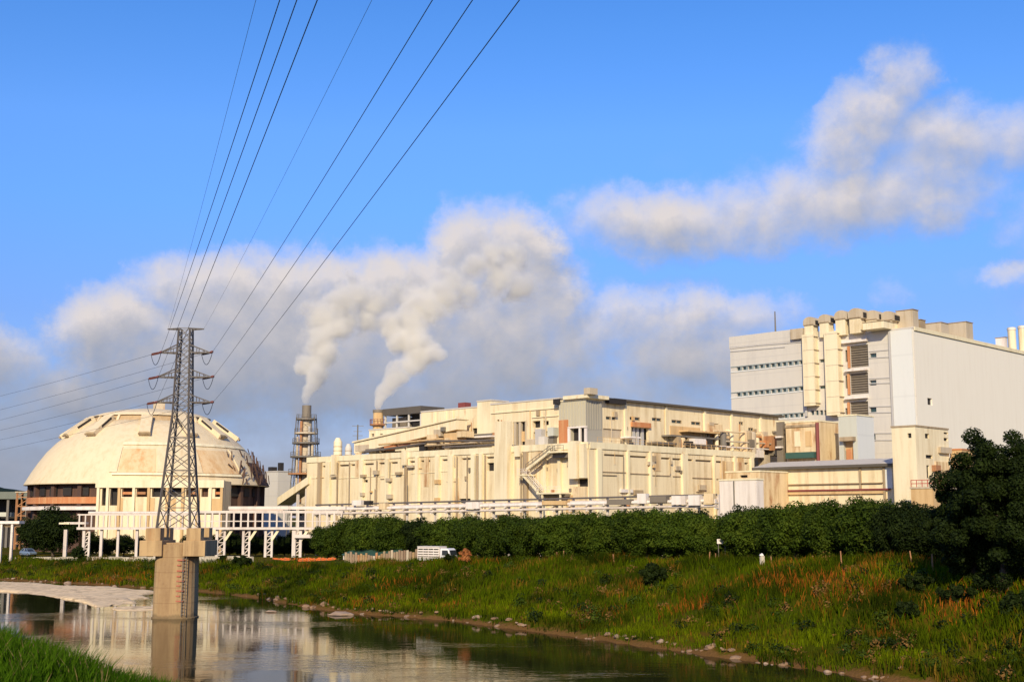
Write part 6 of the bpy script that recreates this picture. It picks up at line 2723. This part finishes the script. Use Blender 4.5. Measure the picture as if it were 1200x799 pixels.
plume('smoke_plume', 'pale smoke plume rising in puffs from the tall lattice stack and drifting right', [
    (358.5, 471, 4.8, 0), (359, 464, 6.5, 0), (361, 456, 9.5, 0), (366, 446, 15, 0), (372, 434, 20, 1), (356, 430, 12, 2), (362, 418, 20, 2), (384, 416, 18, 2), (374, 402, 25, 3), (390, 388, 26, 4), (376, 370, 28, 5), (398, 354, 30, 7), (420, 346, 28, 9), (442, 354, 30, 11), (426, 376, 26, 10), (402, 380, 24, 8), (466, 344, 26, 13), (450, 374, 24, 13), (410, 330, 20, 10), (484, 332, 24, 15)], 0.75, ST1.y, 1)
plume('smoke_plume', 'thick cream smoke plume billowing right from the short stack', [
    (444, 475, 6, 0), (446, 469, 7.5, 0), (449, 462, 10, 0), (457, 451, 13.5, 0), (467, 440, 17, 0), (477, 428, 20, 0), (489, 417, 22, 1), (502, 412, 20, 1), (513, 415, 12, 1), (494, 398, 26, 2), (474, 396, 23, 3), (487, 380, 27, 4), (504, 364, 27, 6), (518, 348, 26, 9), (490, 350, 24, 9), (460, 380, 20, 6), (532, 330, 29, 13), (554, 312, 31, 16), (546, 345, 27, 15), (578, 296, 30, 19), (587, 322, 31, 19), (610, 338, 29, 22), (604, 300, 27, 22)], 1.15, ST2.y, 2)

# ------------------------------------------------------------------ sky with clouds
W = bpy.data.worlds.new('World')
SC.world = W
W.use_nodes = True
W.node_tree.nodes.clear()
t = NT(W.node_tree)
SUN_EL, SUN_AZ = math.radians(27), math.radians(8)      # behind the viewer, a little to the left
sky = t.n('ShaderNodeTexSky')
sky.sky_type = 'NISHITA'
sky.sun_disc = False
sky.sun_elevation = SUN_EL
sky.sun_rotation = math.pi + SUN_AZ
sky.altitude = 0
sky.air_density = 1.0
sky.dust_density = 0.2
sky.ozone_density = 4.0
hs = t.n('ShaderNodeHueSaturation')
hs.inputs['Saturation'].default_value = 1.28
hs.inputs['Value'].default_value = 1.35
hs.inputs['Hue'].default_value = 0.505
t.link(sky.outputs[0], hs.inputs['Color'])
dirv = t.n('ShaderNodeTexCoord').outputs['Generated']
sx = t.n('ShaderNodeSeparateXYZ')
t.link(dirv, sx.inputs[0])
az = t.math('ARCTAN2', sx.outputs[0], sx.outputs[1])
el = t.math('ARCSINE', sx.outputs[2])
cv = t.n('ShaderNodeCombineXYZ')
t.put(cv.inputs[0], t.math('MULTIPLY', az, 14.5))
t.put(cv.inputs[1], t.math('MULTIPLY', el, 14.5))
base = cv.outputs[0]

BL0 = [(110, 385, 50, 45, .8), (150, 405, 70, 62, 1), (200, 440, 90, 60, 1), (215, 326, 52, 20, .55), (270, 340, 70, 42, .95), (225, 340, 70, 36, .8), (330, 335, 60, 36, .9), (400, 335, 70, 36, .9), (450, 335, 60, 36, .9), (245, 400, 80, 70, 1), (320, 355, 75, 55, 1), (375, 345, 60, 45, 1), (310, 430, 120, 70, 1), (400, 420, 90, 70, 1), (450, 360, 80, 60, 1), (500, 345, 55, 50, 1), (545, 300, 48, 55, .95), (575, 262, 45, 32, .55), (600, 300, 60, 50, 1), (620, 350, 70, 60, 1), (560, 400, 110, 80, 1), (660, 400, 90, 60, .95), (740, 380, 90, 45, .8), (810, 368, 60, 34, .9), (880, 375, 55, 30, .75), (790, 420, 110, 60, .95), (690, 455, 120, 50, .9), (500, 460, 130, 55, .85), (330, 490, 120, 40, .8),
      (40, 500, 120, 40, .8), (110, 470, 90, 45, .85), (20, 550, 130, 40, .9), (180, 520, 240, 60, .8), (330, 550, 160, 50, .75), (760, 480, 160, 50, .8),
      (690, 262, 50, 28, .6), (735, 258, 75, 38, .9), (800, 262, 95, 42, 1), (880, 252, 100, 45, 1), (960, 240, 95, 48, 1), (1050, 228, 90, 45, .95), (1130, 220, 60, 32, .7), (745, 218, 28, 14, .4), (880, 205, 35, 18, .5),
      (990, 175, 55, 45, .9), (1030, 140, 55, 48, .9), (1055, 95, 42, 38, .85), (1070, 68, 30, 22, .5), (1090, 165, 75, 45, .9), (1150, 165, 60, 40, .8), (1205, 165, 55, 45, .9), (1080, 190, 80, 40, .9),
      (1185, 324, 34, 18, .7), (1042, 348, 26, 15, .5), (1120, 325, 40, 14, .25), (790, 190, 40, 20, .18), (1290, 250, 90, 50, .9), (-80, 430, 110, 50, .9), (-200, 500, 160, 60, .9), (1400, 330, 150, 50, .8)]


BL = [(x, y, rx, ry, a * (1.28 if x < 640 and 240 < y < 480 else 1.05 if y > 300 else .95)) for x, y, rx, ry, a in BL0]


def pix_dir(px, py):
    v = Vector((px - CX, F * CP - (399.5 - py) * SP, F * SP + (399.5 - py) * CP))
    return math.atan2(v.x, v.y) * 14.5, math.atan2(v.z, math.hypot(v.x, v.y)) * 14.5


def cloud_density(vec):
    w = t.noise(vec, 1.5, 6, 0.68)
    vec2 = t.vmath('ADD', vec, t.vmath('MULTIPLY', t.vmath('SUBTRACT', w.outputs['Color'], (.5, .5, .5)), (.8, .6, 0)))
    acc = None
    for px, py, rx, ry, a in BL:
        x, y = pix_dir(px, py)
        ix, iy = 100 / (rx * 1.45), 100 / (ry * 1.45)
        q = t.vmath('MULTIPLY_ADD', vec2, (ix, iy, 0), (-x * ix, -y * iy, 0))
        d = t.vmath('DOT_PRODUCT', q, q)
        v = t.math('MULTIPLY_ADD', d, -a, a, clamp=True)
        acc = v if acc is None else t.math('SMOOTH_MAX', acc, v, 0.1)
    n = t.noise(vec, 0.9, 7, 0.58, 0.2)
    n2 = t.noise(vec, 3.6, 5, 0.6)
    f = t.math('ADD', t.math('MULTIPLY', t.math('SUBTRACT', n.outputs[0], .5), .9), t.math('MULTIPLY', t.math('SUBTRACT', n2.outputs[0], .5), .32))
    # elsewhere in the sky, out of the picture: loose broken cloud
    n3 = t.noise(vec, 0.16, 4, 0.6)
    away = t.ramp(t.math('ABSOLUTE', az), 0.62, 0.9)
    acc = t.math('MAXIMUM', acc, t.math('MULTIPLY', away, t.ramp(n3.outputs[0], .5, .7)))
    gate = t.ramp(acc, 0.10, 0.34)
    return t.math('ADD', acc, t.math('MULTIPLY', f, gate)), n


d0, nz = cloud_density(base)
d1, _ = cloud_density(t.vmath('ADD', base, (-0.10, 0.26, 0)))
mask = t.ramp(d0, 0.10, 1.15)
sh = t.math('ADD', 0.64, t.math('MULTIPLY', t.math('SUBTRACT', d0, d1), 0.95))
sh = t.math('SUBTRACT', sh, t.math('MULTIPLY', t.ramp(d0, .6, 1.5), .10))
# cloud low over the horizon is greyer and bluer
low = t.ramp(el, math.radians(3.0), math.radians(10.5))
sh = t.math('MULTIPLY', t.math('ADD', sh, 0.0), t.math('MULTIPLY_ADD', low, .70, .30), clamp=True)
K = 1.0
cd, cb_ = (2.0, 2.6, 3.8, 1), (7.6, 7.0, 6.9, 1)
cc = t.mix(sh, cd, cb_)
skyc = t.vmath('MULTIPLY', hs.outputs[0], (1.42, 1.08, 1.36))
# the blue pales and dims towards the hazy horizon
hzn = t.n('ShaderNodeValToRGB')
cr = hzn.color_ramp
stops = [(0, (.40, .48, .62)), (5, (.50, .57, .60)), (9, (.68, .73, .72)), (14, (1.02, 1.07, .96)), (17.5, (1.32, 1.24, 1.03)), (22, (1.30, 1.25, 1.04)), (45, (1.0, 1.0, 1.0))]
while len(cr.elements) < len(stops):
    cr.elements.new(0.5)
for e_, (d_, c_) in zip(cr.elements, stops):
    e_.position = d_ / 60
    e_.color = (*[v / 2 for v in c_], 1)
t.put(hzn.inputs[0], t.math('DIVIDE', el, math.radians(60)))
skyc = t.vmath('MULTIPLY', t.vmath('MULTIPLY', skyc, hzn.outputs[0]), (2, 2, 2))
col = t.mix(mask, skyc, cc)
bg = t.n('ShaderNodeBackground')
t.put(bg.inputs['Color'], col)
bg.inputs['Strength'].default_value = 0.1
wo = t.n('ShaderNodeOutputWorld')
t.link(bg.outputs[0], wo.inputs['Surface'])

# ------------------------------------------------------------------ sun, camera, settings
sd_ = bpy.data.lights.new('sun', 'SUN')
sd_.energy = 4.95
sd_.angle = math.radians(0.5)
sd_.color = (1.0, 0.855, 0.60)
so = bpy.data.objects.new('sun', sd_)
COL.objects.link(so)
to_sun = Vector((-math.sin(SUN_AZ) * math.cos(SUN_EL), -math.cos(SUN_AZ) * math.cos(SUN_EL), math.sin(SUN_EL)))
so.rotation_euler = (-to_sun).to_track_quat('-Z', 'Y').to_euler()
so.location = to_sun * 200

cam = bpy.data.cameras.new('camera')
cam.sensor_width = 36
cam.lens = 36 * F / 1200
cam.clip_start = 0.5
cam.clip_end = 9000
co = bpy.data.objects.new('camera', cam)
COL.objects.link(co)
co.location = (0, 0, ZC)
co.rotation_euler = (math.pi / 2 + PITCH, 0, 0)
SC.camera = co

SC.view_settings.view_transform = 'Standard'
SC.view_settings.look = 'None'
SC.view_settings.exposure = 0.0
SC.view_settings.gamma = 1.0
SC.render.engine = 'CYCLES'
SC.cycles.max_bounces = 8
SC.cycles.volume_bounces = 6
SC.cycles.volume_step_rate = 1.0
SC.cycles.volume_max_steps = 256
SC.cycles.transparent_max_bounces = 8
SC.cycles.use_denoising = True
